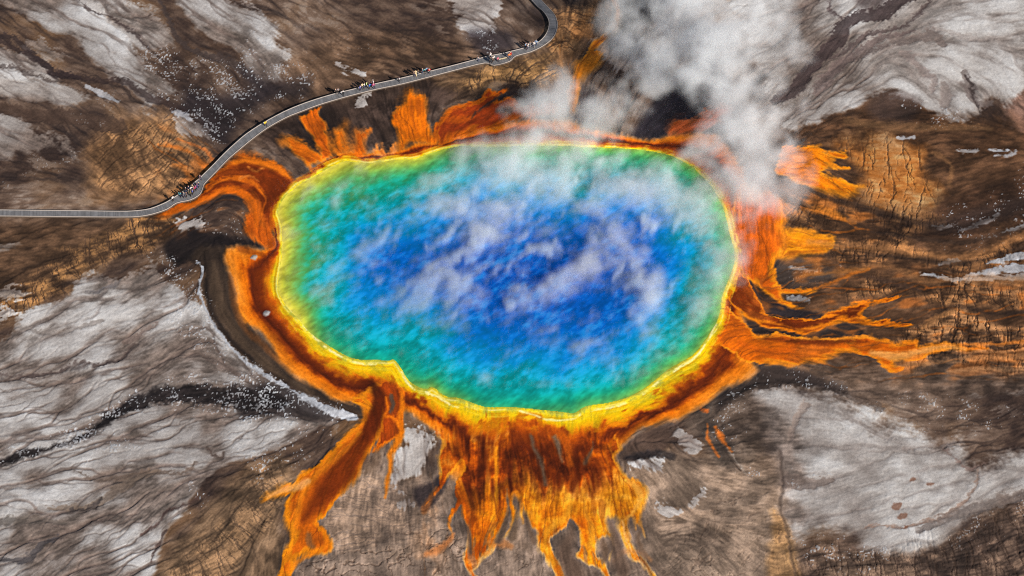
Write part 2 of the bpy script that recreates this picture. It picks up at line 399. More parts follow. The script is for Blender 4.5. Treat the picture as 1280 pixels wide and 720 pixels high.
# ---- pale sinter flats, and one patch of painted wet sheen
SINTER_AND_SHEEN = [
 ([(-160,-60),(20,-40),(75,-10),(110,22),(142,45),(168,70),(192,90),(218,113),(190,121),(163,108),(138,86),(110,66),(92,47),(58,40),(25,20),(-20,10),(-160,-10)], .95),
 ([(105,-20),(150,0),(188,10),(207,30),(221,55),(192,62),(170,50),(150,32),(122,15),(90,-10)], .8),
 ([(205,-60),(235,25),(255,46),(290,62),(318,76),(335,60),(330,22),(300,8),(270,-5),(265,-60)], .9),
 ([(318,15),(340,40),(352,68),(352,95),(335,110),(318,100),(306,74)], .7),
 ([(-160,20),(0,60),(30,68),(56,85),(66,98),(40,96),(0,86),(-160,60)], .8),
 ([(-160,80),(0,94),(40,109),(90,118),(108,126),(75,131),(30,126),(0,121),(-160,110)], .75),
 ([(-160,140),(0,150),(20,147),(45,158),(75,165),(97,164),(96,180),(106,201),(84,203),(50,196),(20,190),(0,201),(-160,210)], .8),
 ([(20,40),(60,52),(90,70),(70,74),(30,60)], .5),
 ([(222,140),(245,150),(262,165),(240,168),(222,155)], .6),
 ([(565,-30),(612,-30),(622,18),(602,36),(582,36),(570,24)], .75),
 ([(-160,450),(0,420),(30,401),(60,388),(85,372),(110,347),(150,338),(195,326),(212,352),(238,372),(252,392),(275,420),(300,447),(335,478),(420,522),(400,540),(362,560),(322,568),(290,580),(257,608),(236,640),(212,668),(192,720),(180,850),(-160,850)], .95),
 ([(900,-60),(940,40),(955,100),(962,146),(985,164),(1002,158),(1022,149),(1050,138),(1075,129),(1090,116),(1125,117),(1146,130),(1176,141),(1218,146),(1240,131),(1262,136),(1280,108),(1440,60),(1440,-130),(900,-130)], .95),
 ([(950,486),(985,480),(1020,485),(1045,495),(1075,515),(1105,530),(1140,541),(1160,546),(1182,556),(1200,566),(1212,580),(1240,576),(1280,560),(1440,530),(1440,600),(1280,622),(1240,640),(1202,660),(1180,680),(1150,691),(1120,690),(1095,684),(1062,668),(1030,664),(1002,670),(985,660),(1004,640),(992,612),(1008,590),(988,572),(998,548),(968,522)], .95),
 ([(505,536),(525,534),(545,550),(549,560),(536,575),(535,590),(516,600),(498,606),(490,590),(495,570),(505,555)], .95),
 ([(496,612),(512,618),(521,628),(517,637),(504,630)], .9),
 ([(838,538),(852,535),(870,548),(877,560),(868,566),(850,556)], .9),
 ([(782,574),(800,570),(828,577),(822,582),(795,583)], .95),
 ([(824,632),(838,630),(846,638),(832,643)], .8),
 ([(855,624),(876,614),(880,619),(862,630)], .7),
 ([(216,281),(235,276),(250,272),(248,284),(222,288)], .95),
 ([(1195,485),(1240,488),(1290,478),(1440,480),(1440,510),(1280,500),(1225,500)], .6),  # grey sheen on wet ground, painted as a pale patch
 ([(-160,305),(0,303),(22,300),(25,306),(0,309),(-160,312)], .6),
 ([(-20,360),(15,356),(28,366),(20,375),(-20,375)], .6),
 ([(-20,395),(10,392),(20,396),(-5,406)], .8),
 ([(745,55),(790,40),(805,70),(800,100),(770,85),(750,70)], .55),
 ([(418,78),(432,77),(456,95),(452,97),(436,88)], .9),
 ([(452,120),(460,118),(462,124),(452,134),(447,134)], .7),
]
for pts, st in SINTER_AND_SHEEN:
    S, d = region(pts, 20, 8, 40)
    ext = min(1, max(np.ptp([p[0] for p in pts]), np.ptp([p[1] for p in pts])) / 150)
    d = d + 22 * ext * (norm01(G1[S]) - .5) + (3 + 9 * ext) * (norm01(G2[S]) - .5) + 5 * (GRAIN[S] - .5)
    d = d + 9 * (1 - ext) * (GRAIN[S] - .5)
    wd = 2.0 if pts[0] == (950, 486) else 1.0
    a = st * sstep((-1 - 4 * ext) * wd, (1 + 5 * ext) * wd, d)
    sm = SMOOTH[S]
    base = ramp(norm01(norm01(N_big[S]) * .2 + norm01(G1[S]) * .38 + norm01(G2[S]) * .26 + GRAIN[S] * .12 + norm01(N_mid[S]) * .1),
                [(0, (104, 92, 86)), (.22, (130, 120, 114)), (.45, (152, 145, 141)), (.7, (174, 169, 166)), (1, (206, 204, 203))])
    base = base * (1 - sm[..., None]) + sm[..., None] * ramp(norm01(norm01(N_mid[S]) * .5 + norm01(G2[S]) * .3 + GRAIN[S] * .2), [(0, (158, 150, 145)), (.5, (190, 185, 181)), (1, (214, 212, 210))]) if sm.max() > 0 else base
    base = base * (.98 if ext == 1 else 1)
    if ext < .6: base = np.minimum(base * 1.1, 222)
    put(S, a, base)
    n_s = SINTER_AND_SHEEN.index((pts, st)); br = .8 if n_s < 9 else .78 if n_s == 10 else .4 if n_s == 11 else .12
    bm_ = sstep(.74, .30, norm01(.45 * norm01(G1[S]) + .4 * norm01(G2[S]) + .15 * norm01(N_mid[S]) + .12 * GRAIN[S]))
    put(S, a * br * bm_, col(116, 101, 92) * (.66 + .62 * GRAIN[S])[..., None])
    # brown silt left by old flow lines, and thin dark channels cut along them
    silt = sstep(.45, .8, SILT[S] * .7 + norm01(N_mid[S]) * .3) * (1 - .75 * sm)
    put(S, a * .62 * silt, col(110, 95, 88) * (.8 + .4 * GRAIN[S])[..., None])
    cut = PATCH[S] * (1 - .9 * sm)
    k = np.maximum(CH1[S] * (.12 + .88 * cut), CH2[S] * .75 * cut) * (1 - .85 * sm)
    put(S, a * np.minimum(k * .56, 1), col(88, 74, 67))
    put(S, a * CH3[S] * .35 * cut, col(98, 84, 78))
    H[S] += a * (.08 - .10 * k - .05 * silt)

# ---- dark wet channels: (points with half width, colour, strength)
DARK = [
 ([(-160,-10,2),(0,52,3),(60,85,4),(110,100,3),(150,100,3),(180,118,4),(230,140,4)], (56,44,42), .75),
 ([(-160,40,3),(0,45,4),(35,65,4),(70,92,4),(100,96,3)], (50,40,40), .7),
 ([(-160,115,6),(0,138,8),(60,145,7),(110,150,10),(150,160,10)], (70,54,46), .7),
 ([(95,0,1),(125,20,1.5),(155,30,1.5),(180,50,1.5),(190,60,1)], (66,54,52), .7),
 ([(190,-20,2),(205,10,2.5),(220,45,3),(245,65,4),(290,75,5),(330,110,5)], (64,54,52), .7),
 ([(-160,100,2),(0,85,2),(40,96,2),(75,100,2)], (66,54,50), .6),
 ([(0,470,1),(40,472,1.5),(70,465,2),(100,455,1.5),(140,452,1),(165,430,1.5)], (84,70,66), .6),
 ([(0,478,1),(50,470,2),(100,458,2),(140,450,2),(170,432,1.5)], (60,50,48), .4),
 ([(105,365,1),(130,362,2),(145,352,1)], (110,104,104), .7),
 ([(20,412,1),(60,416,3),(90,412,2),(130,402,1)], (128,118,112), .6),
 ([(155,425,3),(170,420,4),(180,412,2),(200,405,1)], (110,92,84), .6),
 ([(90,590,1),(130,600,2),(180,592,2),(225,590,1.5),(245,578,1)], (100,84,74), .7),
 ([(60,636,1),(90,634,3),(120,628,4),(150,608,5),(200,590,3)], (112,96,84), .7),
 ([(85,638,.5),(112,632,2),(125,622,1)], (60,54,54), .7),
 ([(0,700,3),(30,700,4),(50,682,3),(70,672,2)], (70,66,68), .7),
 ([(0,652,3),(40,650,4),(80,654,2)], (92,84,78), .6),
 ([(260,560,1),(278,572,1.2),(284,562,1)], (74,60,54), .7),
 ([(180,668,1),(200,655,1),(210,640,1.2),(250,622,1)], (74,56,52), .7),
 ([(188,700,1),(198,685,1.6),(210,665,1)], (66,50,46), .7),
 ([(1165,-20,6),(1110,12,7),(1062,28,7),(1046,48,9),(1032,62,7),(1012,88,8),(990,112,8),(968,128,6)], (62,50,50), .8),
 ([(1160,0,2),(1130,28,2),(1085,45,2.5),(1060,58,3),(1040,70,2)], (84,70,68), .7),
 ([(1140,35,2),(1105,48,4),(1085,60,5),(1060,70,6),(1040,95,7),(1020,112,6)], (108,92,88), .75),
 ([(1020,110,2),(1040,92,3),(1060,75,3),(1110,58,2)], (96,82,78), .6),
 ([(965,30,3),(990,18,2),(1010,0,2)], (120,104,98), .6),
 ([(1040,0,1.2),(1040,16,1.5),(1050,25,1.2)], (76,62,62), .7),
 ([(1120,50,6),(1145,48,5),(1165,42,6),(1180,55,4)], (112,98,92), .7),
 ([(1130,65,4),(1150,85,4),(1168,100,4),(1165,110,3)], (138,122,116), .6),
 ([(1205,92,3),(1210,110,5),(1220,130,4),(1240,130,3)], (104,92,88), .7),
 ([(1180,105,5),(1185,120,7),(1180,132,5)], (128,114,108), .6),
 ([(1207,95,.8),(1218,130,1),(1222,145,1)], (58,48,46), .7),
 ([(1240,50,2),(1200,45,2),(1160,34,1)], (150,138,132), .5),
 ([(990,545,4),(1000,520,4),(1010,505,3)], (136,118,108), .6),
 ([(980,600,8),(1010,606,8),(1040,600,4)], (112,96,88), .6),
 ([(1080,660,1),(1150,655,2),(1190,640,2),(1210,620,1.5),(1225,590,1)], (138,112,98), .7),
 ([(1180,560,1),(1210,585,1.2),(1230,580,1)], (120,98,90), .7),
 ([(1150,665,4),(1200,640,6),(1260,625,6),(1300,615,6)], (112,100,94), .7),
 ([(1130,560,1.5),(1190,555,2)], (120,106,100), .4),
 ([(1105,550,1.5),(1140,546,1.5)], (150,140,136), .4),
 ([(972,560,1),(976,600,1.5),(978,640,1.2),(988,690,2),(995,730,2)], (70,58,52), .45),
 ([(955,480,5),(1000,470,8),(1050,485,5),(1100,510,4)], (70,58,52), .5),
]
for pts, c, st in DARK:
    S, d, al = stroke(pts, 14, 5)
    put(S, st * sstep(-2.2, 1.5, d + 3 * (L_fine[S] - .5)), col(*c) * (.8 + .4 * N_fine[S])[..., None])
    H[S] -= .12 * sstep(-3, 3, d)
for x, y, r in [(1122,632,5),(1128,644,5),(1165,606,3),(1140,600,3),(1131,658,2.5)]:   # rust brown mats on the pale flat
    S, d, al = stroke([(x - r, y + r * .3, r * .5), (x, y, r * .8), (x + r, y - r * .4, r * .4)], 8, 4)
    put(S, .7 * sstep(-1.5, 1.5, d), col(122, 84, 66))

# ---- black wet ground with white specks of sinter
BLACK = [
 ([(205,318),(214,296),(240,286),(268,288),(292,296),(325,304),(300,312),(276,314),(268,330),(262,345),(250,330),(236,325),(222,330)], (30,25,25), .92, 5),
 ([(268,306),(283,308),(280,320),(286,340),(292,362),(300,385),(310,405),(330,425),(350,443),(370,462),(400,486),(430,501),(453,508),(450,519),(420,511),(390,497),(340,471),(310,452),(283,425),(265,395),(253,360),(256,335),(240,322),(250,306)], (58,46,38), .95, 4),
 ([(300,312),(320,330)], None, 0, 0),
 ([(765,-60),(845,-60),(835,5),(815,25),(790,30),(772,42),(776,10)], (42,37,38), .9, 7),
 ([(795,170),(800,150),(830,110),(865,78),(890,70),(910,100),(915,130),(880,150),(858,155),(848,170)], (36,33,40), .9, 8),
 ([(720,130),(728,110),(742,115),(748,150),(730,165),(718,160)], (52,46,50), .7, 8),
 ([(968,325),(1010,322),(1020,330),(1060,340),(1030,352),(1000,358),(980,358),(972,350)], (74,64,60), .8, 5),
 ([(928,340),(940,355),(952,370),(965,376),(985,386),(1005,388),(1030,395),(1000,398),(972,395),(958,390),(950,375),(938,358)], (50,42,44), .95, 2),
 ([(932,402),(945,405),(952,411),(975,412),(1000,418),(1030,413),(1050,405),(1070,409),(1080,416),(1068,421),(1035,421),(994,420),(969,416),(950,418),(943,415)], (52,42,38), .95, 1.5),
 ([(935,454),(950,456),(975,457),(1000,462),(1030,475),(1060,490),(1020,486),(980,480),(950,482),(930,490),(915,500),(895,515),(898,495),(912,485),(925,478),(945,470)], (50,42,40), .85, 5),
 ([(772,568),(790,550),(820,533),(850,530),(840,545),(835,560),(820,570),(800,572),(785,578)], (74,58,50), .9, 3),
 ([(780,572),(800,563),(840,565),(842,575),(820,572),(795,574)], (36,33,36), .7, 3),
 ([(520,610),(540,600),(550,590),(560,600),(545,625),(530,640),(518,622)], (50,42,44), .85, 4),
 ([(235,110),(275,120),(320,110),(335,122),(300,150),(285,178),(265,172),(245,150),(225,135)], (42,36,38), .85, 10),
 ([(300,85),(340,100),(385,95),(388,118),(360,122),(320,118)], (46,40,42), .7, 8),
 ([(585,40),(610,36),(640,40),(640,60),(610,70),(595,60)], (48,42,46), .8, 8),
 ([(415,545),(430,530),(452,515),(455,524),(440,536),(425,550)], (90,66,44), .5, 5),
 ([(300,490),(340,478),(400,505),(430,520),(400,526),(340,518),(300,520)], (42,36,36), .8, 7),
 ([(1070,-20),(1130,-20),(1100,8),(1075,10)], (72,58,58), .6, 8),
 ([(660,8),(676,14),(684,28),(680,36),(668,26)], (60,50,50), .6, 6),
 ([(1100,120),(1125,116),(1150,128),(1135,150),(1100,150),(1085,135)], (70,56,52), .7, 8),
 ([(1160,280),(1280,245),(1280,262),(1200,290)], (54,42,38), .7, 8),
]
for pts, c, st, so in BLACK:
    if c is None: continue
    S, d = region(pts, 7, 3, 30)
    put(S, st * sstep(-so, so, d), col(*c) * (.50 + .4 * N_mid[S] + .3 * L_long[S] + .28 * norm01(G2[S]))[..., None])
    H[S] -= .1 * sstep(-so, so, d)
S, d, al = stroke([(-160,610,4),(0,577,4),(25,568,4),(60,560,4),(100,545,5),(125,528,7),(150,513,8),(175,502,8),(215,492,10),(262,494,12),(320,500,13),(350,500,9)], 10, 5)
put(S, .93 * sstep(-3, 4, d + 9 * (N_fine[S] - .5) + 6 * (norm01(G2[S]) - .5)), col(36, 31, 31) * (.75 + .6 * GRAIN[S])[..., None])
H[S] -= .15 * sstep(-4, 4, d)
# specks: (outline, how dense, size)
SPECK = [
 ([(180,60),(240,70),(320,90),(335,120),(300,150),(285,178),(255,170),(215,140),(190,110)], .60, 0),
 ([(310,30),(350,60),(390,100),(388,120),(340,122),(300,90)], .45, 0),
 ([(105,100),(150,115),(150,140),(120,165),(95,150)], .22, 0),
 ([(60,180),(110,190),(105,210),(60,225),(0,240),(0,215)], .2, 0),
 ([(185,320),(215,322),(232,335),(250,330),(256,360),(285,425),(345,475),(440,515),(400,520),(330,490),(290,460),(240,430),(215,400),(225,370),(205,350)], .6, 0),
 ([(0,570),(60,550),(120,520),(160,495),(215,475),(300,470),(350,480),(370,505),(330,525),(250,512),(190,510),(140,530),(90,560),(0,590)], .72, 0),
 ([(140,545),(210,525),(240,515),(200,545),(150,570),(100,580)], .35, 0),
 ([(285,540),(320,520),(420,520),(400,560),(330,600),(300,575)], .35, 0),
 ([(230,610),(270,590),(250,640),(235,650)], .45, 0),
 ([(895,500),(930,485),(960,470),(1000,465),(1060,485),(1020,488),(950,490),(930,540),(900,545)], .5, 0),
 ([(870,505),(905,510),(920,560),(945,580),(960,600),(920,590),(880,540)], .3, 0),
 ([(1085,500),(1120,490),(1240,500),(1280,520),(1200,545),(1120,530)], .3, 0),
 ([(985,590),(1040,590),(1040,605),(1010,615),(985,605)], .3, 0),
 ([(1000,670),(1100,680),(1120,700),(1060,720),(1000,700)], .38, 0),
 ([(1170,655),(1240,640),(1280,620),(1280,660),(1200,690)], .3, 0),
 ([(1180,265),(1240,235),(1280,200),(1440,180),(1440,300),(1280,300),(1200,330),(1150,345)], .28, 0),
 ([(590,40),(610,36),(620,62),(605,72),(595,62)], .5, 0),
 ([(340,10),(420,20),(480,60),(400,90),(360,60)], .14, 0),
 ([(1130,128),(1220,142),(1240,155),(1150,160)], .4, 0),
 ([(250,270),(300,262),(305,285),(300,300),(265,295)], .42, 0),
 ([(990,330),(1060,335),(1040,350),(985,352)], .3, 0),
]
sp = norm01(vnoise(WX / .30 + 3, WY / .36) * .62 + .38 * blur(white, 1) + .3 * (norm01(G3) - .5))
for pts, den, _ in SPECK:
    S, d = region(pts, 14, 5, 30)
    q = (.66 if pts[0] in ((180, 60), (310, 30)) else .78) * den * sstep(-14, 12, d) * (.35 + 1.3 * N_mid[S])
    a = sstep(1.02 - .58 * q, 1.02 - .58 * q + .12, sp[S]) * sstep(.02, .1, q)
    put(S, a * (.2 + .62 * N_fine[S]), col(200, 202, 206) * (.7 + .4 * N_dot[S])[..., None])
    H[S] += a * .07
# ribs of pale sinter and wet sheen drawn as lines
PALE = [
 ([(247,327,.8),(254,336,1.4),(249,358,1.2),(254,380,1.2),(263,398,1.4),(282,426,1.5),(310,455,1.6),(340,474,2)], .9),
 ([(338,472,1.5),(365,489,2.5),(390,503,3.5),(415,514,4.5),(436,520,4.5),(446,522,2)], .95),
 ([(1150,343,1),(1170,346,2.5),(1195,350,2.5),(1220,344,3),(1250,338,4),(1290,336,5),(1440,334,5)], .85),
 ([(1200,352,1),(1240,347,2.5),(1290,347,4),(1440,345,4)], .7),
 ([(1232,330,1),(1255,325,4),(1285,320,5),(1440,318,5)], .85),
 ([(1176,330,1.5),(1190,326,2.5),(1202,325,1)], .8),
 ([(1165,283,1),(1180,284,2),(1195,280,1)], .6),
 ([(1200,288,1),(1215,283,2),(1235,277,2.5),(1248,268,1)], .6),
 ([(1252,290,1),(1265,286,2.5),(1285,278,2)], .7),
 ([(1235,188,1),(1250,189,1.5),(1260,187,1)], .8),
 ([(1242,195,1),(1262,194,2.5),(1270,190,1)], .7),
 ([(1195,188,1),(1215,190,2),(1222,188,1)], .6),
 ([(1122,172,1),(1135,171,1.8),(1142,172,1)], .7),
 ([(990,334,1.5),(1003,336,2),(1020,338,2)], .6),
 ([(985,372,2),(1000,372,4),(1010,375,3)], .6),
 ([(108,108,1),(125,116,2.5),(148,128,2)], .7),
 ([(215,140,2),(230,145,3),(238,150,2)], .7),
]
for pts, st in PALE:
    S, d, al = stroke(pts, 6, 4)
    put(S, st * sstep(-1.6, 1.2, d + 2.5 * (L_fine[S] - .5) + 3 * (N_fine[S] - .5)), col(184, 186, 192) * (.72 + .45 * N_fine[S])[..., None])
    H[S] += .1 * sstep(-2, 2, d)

# ---- bacterial mats.  The pool shore first: everything is measured from it
POOL = [(363,239),(349,264),(352,284),(352,322),(347,348),(351,371),(370,394),(392,418),(418,436),(444,448),(470,449),(486,451),(495,450),(504,463),(515,478),(533,486),(540,484),(558,496),(576,498),(606,508),(635,508),(668,511),(697,514),(716,516),(732,508),(762,503),(788,495),(808,483),(840,458),(868,441),(888,414),(898,394),(901,374),(908,354),(917,333),(918,316),(914,298),(906,266),(890,236),(868,211),(840,195),(808,188),(772,186),(720,183),(660,182),(610,183),(568,184),(545,189),(520,198),(492,201),(462,205),(432,202),(400,217)]
pool_line = spline(POOL, True, 4)
S_P = window(POOL, 90)
DP = np.full((NV, NU), -90, np.float32)
dp0 = sdf(pool_line, U[S_P] + 4 * WARP1[S_P], V[S_P] + 3 * WARP2[S_P])
DP[S_P] = dp0
def anchors(pts, p=3.0):
    gx_, gy_ = np.linspace(U0, U0 + NU - 1, 81), np.linspace(V0, V0 + NV - 1, 50)
    GX, GY = np.meshgrid(gx_, gy_); num = 0; den = 0
    for x, y, q in pts:
        k = 1 / ((GX - x) ** 2 + (GY - y) ** 2 + 200) ** (p / 2)
        num = num + k * q; den = den + k
    return bilerp(gx_, gy_, num / den)
YW = anchors([(350,290,11),(345,350,13),(360,400,20),(400,440,24),(450,470,30),(500,475,28),(540,500,26),(600,525,34),(700,535,36),(780,510,36),(840,480,34),(890,430,34),(920,380,24),(930,320,16),(925,280,14),(850,180,7),(780,178,8),(600,178,7),(540,185,7),(480,195,9),(400,208,15),(370,230,14)])
APRON = [(284,309),(300,306),(325,309),(338,303),(340,290),(333,272),(340,258),(352,246),(368,228),(384,214),(402,204),(425,192),(455,191),(490,190),(500,186),(520,178),(548,176),(600,160),(640,150),(700,150),(740,160),(800,172),(850,168),(900,170),(930,215),(936,260),(940,300),(934,340),(930,380),(936,420),(940,452),(947,462),(938,471),(920,479),(902,489),(890,500),(872,511),(848,525),(832,525),(818,531),(800,538),(786,550),(775,562),(771,575),(776,590),(770,612),(700,625),(640,622),(585,606),(556,590),(553,560),(552,549),(534,532),(512,516),(505,520),(500,540),(480,555),(460,540),(455,516),(448,506),(430,502),(412,497),(395,487),(370,471),(350,452),(335,426),(320,413),(304,402),(297,385),(290,357),(283,336),(279,318)]
S_A, dA = region(APRON, 8, 2, 60)
dpo = np.maximum(-DP[S_A], 0)                                   # metres from the water, in survey pixels
yw = YW[S_A] * (.74 + 1.2 * (N_mid[S_A] - .5) + .9 * (N_fine[S_A] - .5)).clip(.35, 1.25)
tt = np.clip((dpo - yw * .7) / np.maximum(dpo - yw * .7 + np.maximum(dA, 0), 1e-3), 0, 1) + .14 * (L_wide[S_A] - .5) + .10 * (L_long[S_A] - .5) + .05 * (GRAIN[S_A] - .5)
ring = ramp(tt, [(0, (216, 132, 14)), (.10, (194, 92, 10)), (.22, (160, 66, 8)), (.33, (120, 46, 10)), (.42, (94, 34, 10)), (.5, (124, 48, 8)), (.58, (180, 78, 8)), (.68, (222, 112, 12)), (.9, (234, 134, 34)), (1.05, (218, 146, 80))])
ring = ring * (.88 + .24 * GRAIN[S_A])[..., None]
fade = sstep(-4, 5, dA + 3 * (L_long[S_A] - .5))
put(S_A, fade, ring)
H[S_A] = H[S_A] * (1 - .75 * fade) + fade * (.05 * (L_fine[S_A] - .5) - .06)
for pts, st in [([(452,476),(466,478),(478,500),(480,528),(470,536),(460,520),(452,500)], .8),    # dark throat of the left stream
                ([(345,300),(338,330),(345,300)], 0), ([(318,345),(328,340),(332,380),(352,412),(385,440),(420,462),(455,478),(470,500),(440,488),(400,468),(360,440),(332,408),(320,380)], .55),
                ([(575,540),(610,552),(650,560),(700,565),(755,560),(755,580),(700,592),(660,586),(600,592),(585,570)], .4),
                ([(585,560),(598,548),(606,580),(604,605),(592,600)], .7),
                ([(770,540),(820,510),(870,485),(900,462),(925,440),(915,460),(870,492),(820,520),(780,550)], .5)]:
    S, d = region(pts, 10, 3, 30)
    put(S, st * sstep(-7, 7, d), col(78, 26, 8) * (.7 + .6 * L_long[S])[..., None])

# tongues and streams of orange mat.  (outline, heart colour, rim colour, rim width, softness)
OR, AM, RB = (232,124,14), (240,160,28), (122,46,8)
MATS = [
 ([(351,173),(358,171),(368,171),(377,175),(390,185),(404,198),(402,203),(395,203),(383,208),(373,198),(365,190),(360,183),(353,179)], (206,100,14), (238,136,28), 4, 2.5),
 ([(390,137),(400,134),(399,142),(405,150),(407,166),(413,181),(424,189),(413,194),(403,200),(401,190),(393,177),(387,165),(380,157),(377,148),(380,143)], (196,90,14), (240,140,32), 4, 2),
 ([(416,184),(417,165),(423,162),(431,153),(432,165),(432,177),(438,190),(428,193),(418,192)], (222,110,16), (232,136,40), 4, 2.5),
 ([(442,194),(444,167),(448,163),(455,165),(464,161.5),(457,172),(455,180),(456,192),(448,196)], (222,104,14), (234,130,40), 3, 2),
 ([(466,194),(469,182),(473,187),(477,178),(482,190),(486,182),(493,180),(493,190),(487,196),(473,196)], (226,124,40), (236,150,80), 3, 1.5),
 ([(512,113),(520,119),(524,117),(532,123),(533,138),(535,152),(539,163),(549,173),(546,181),(533,180),(522,178),(512,180),(502,190),(496,191),(499,173),(497,161),(490,150),(493,140),(501,132),(507,123)], (222,108,10), (232,126,20), 6, 3),
 ([(541,170),(541,159),(549,148),(557,138),(570,132),(595,125),(608,113),(620,115),(635,110),(630,117),(624,123),(637,122),(660,130),(690,128),(692,142),(640,150),(628,157),(603,163),(578,170),(561,174),(551,180)], (136,50,14), (236,126,16), 9, 1.5),
 ([(286,204),(298,192),(317,193),(333,199),(350,205),(360,216),(367,226),(375,227),(383,216),(405,205),(385,224),(362,245),(346,262),(342,286),(332,300),(322,296),(322,272),(310,252),(295,242),(276,241),(258,252),(235,261),(205,272),(196,270),(222,255),(240,251),(254,238),(257,229),(270,215)], (118,46,10), (224,112,16), 7, 2),
 ([(305,250),(320,254),(331,276),(338,288),(344,303),(337,312),(328,306),(312,296),(305,288),(307,272),(313,262)], (196,88,16), (224,112,28), 4, 2),
 ([(980,182),(1008,183),(1025,182),(1033,191),(1056,188),(1057,198),(1046,200),(1044,205),(1062,210),(1046,212),(1033,210),(1027,215),(1046,222),(1062,229),(1082,231),(1071,236),(1070,243),(1054,246),(1033,240),(1012,233),(992,225),(975,218),(968,212),(972,200),(975,190)], (226,122,10), (244,158,40), 4, 1.5),
 ([(921,243),(933,236),(952,242),(974,248),(983,272),(979,286),(1005,289),(1041,299),(1038,312),(1010,317),(976,321),(970,335),(970,352),(979,360),(1000,361),(1022,362),(1000,366),(976,367),(986,378),(1006,385),(990,386),(970,376),(955,367),(945,356),(935,348),(928,340),(920,320),(914,290),(916,265)], (206,92,12), (234,134,20), 7, 2),
 ([(975,322),(978,300),(985,290),(1005,289),(1043,298),(1038,312),(1010,318)], (238,142,14), (240,150,30), 5, 3),
 ([(915,350),(930,345),(940,360),(952,381),(957,392),(973,397),(998,399),(1025,398),(1051,386),(1068,379),(1089,374),(1112,370),(1138,369),(1112,376),(1091,380),(1080,387),(1078,396),(1090,400),(1110,401),(1141,406),(1114,410),(1091,408),(1068,405),(1051,402),(1032,409),(1020,414),(998,418),(973,412),(952,408),(937,399),(925,388),(910,376)], (118,46,8), (234,124,14), 4.5, 1.3),
 ([(905,385),(920,395),(931,403),(944,418),(951,420),(969,417),(994,421),(1035,423),(1067,423),(1078,419),(1097,422),(1107,425),(1120,430),(1137,425),(1148,424),(1149,430),(1153,432),(1174,429),(1193,431),(1207,436),(1236,437),(1207,440),(1187,437),(1166,443),(1145,450),(1116,452),(1128,460),(1116,465),(1103,459),(1091,449),(1072,443),(1051,442),(1036,447),(1030,452),(1013,452),(992,457),(980,455),(963,454),(936,454),(915,440),(895,420)], (206,96,10), (232,130,22), 5, 1.3),
 ([(440,500),(455,509),(457,520),(444,533),(428,549),(411,565),(403,575),(388,584),(374,595),(367,605),(352,609),(334,620),(324,628),(337,624),(363,618),(358,631),(357,649),(362,667),(359,684),(351,696),(345,740),(357,740),(368,703),(381,695),(412,689),(410,667),(398,653),(406,644),(419,627),(434,609),(444,600),(454,580),(463,563),(475,545),(486,525),(500,505),(495,482),(470,478)], (198,94,12), (236,136,18), 9, 1.8),
 ([(470,482),(500,474),(505,505),(503,540),(494,549),(480,558),(466,566),(474,545),(478,520)], (150,58,10), (222,108,14), 4, 2),
 ([(506,512),(520,520),(533,530),(543,544),(553,549),(552,560),(548,573),(549,590),(545,610),(531,632),(541,618),(550,610),(562,592),(569,583),(578,578),(574,601),(569,618),(571,627),(562,645),(560,654),(567,672),(564,654),(573,635),(577,630),(578,641),(584,657),(586,678),(579,695),(583,708),(598,740),(606,740),(594,716),(601,703),(618,687),(622,670),(626,660),(634,641),(631,626),(634,614),(638,639),(639,653),(629,672),(644,650),(643,637),(639,626),(645,615),(651,635),(655,655),(652,630),(658,645),(665,659),(671,664),(674,687),(688,708),(706,745),(714,745),(699,699),(691,685),(691,672),(705,660),(713,647),(723,660),(727,678),(721,695),(734,705),(750,712),(766,745),(772,745),(760,707),(748,695),(746,678),(752,670),(761,672),(765,680),(762,700),(768,672),(760,660),(759,647),(773,649),(775,664),(784,687),(790,699),(803,708),(825,745),(832,745),(808,703),(794,687),(787,670),(787,649),(792,648),(794,660),(797,655),(809,672),(800,650),(805,632),(809,616),(801,603),(785,597),(777,588),(769,574),(771,566),(775,560),(760,540),(700,530),(620,530),(560,512),(520,498)], (204,92,8), (238,150,24), 7, 1.6),
 ([(765,-130),(762,-40),(766,0),(770,14),(768,33),(750,47),(737,56),(727,72),(717,83),(718,97),(710,111),(712,134),(719,139),(722,114),(730,97),(748,82),(749,64),(743,62),(757,50),(772,37),(776,20),(774,0),(770,-40),(776,-130)], (214,124,28), (228,142,44), 3, 1.5),
 ([(836,162),(842,149),(862,150),(882,136),(914,132),(908,144),(888,158),(857,168),(838,168)], (196,92,44), (214,112,56), 5, 3),
]
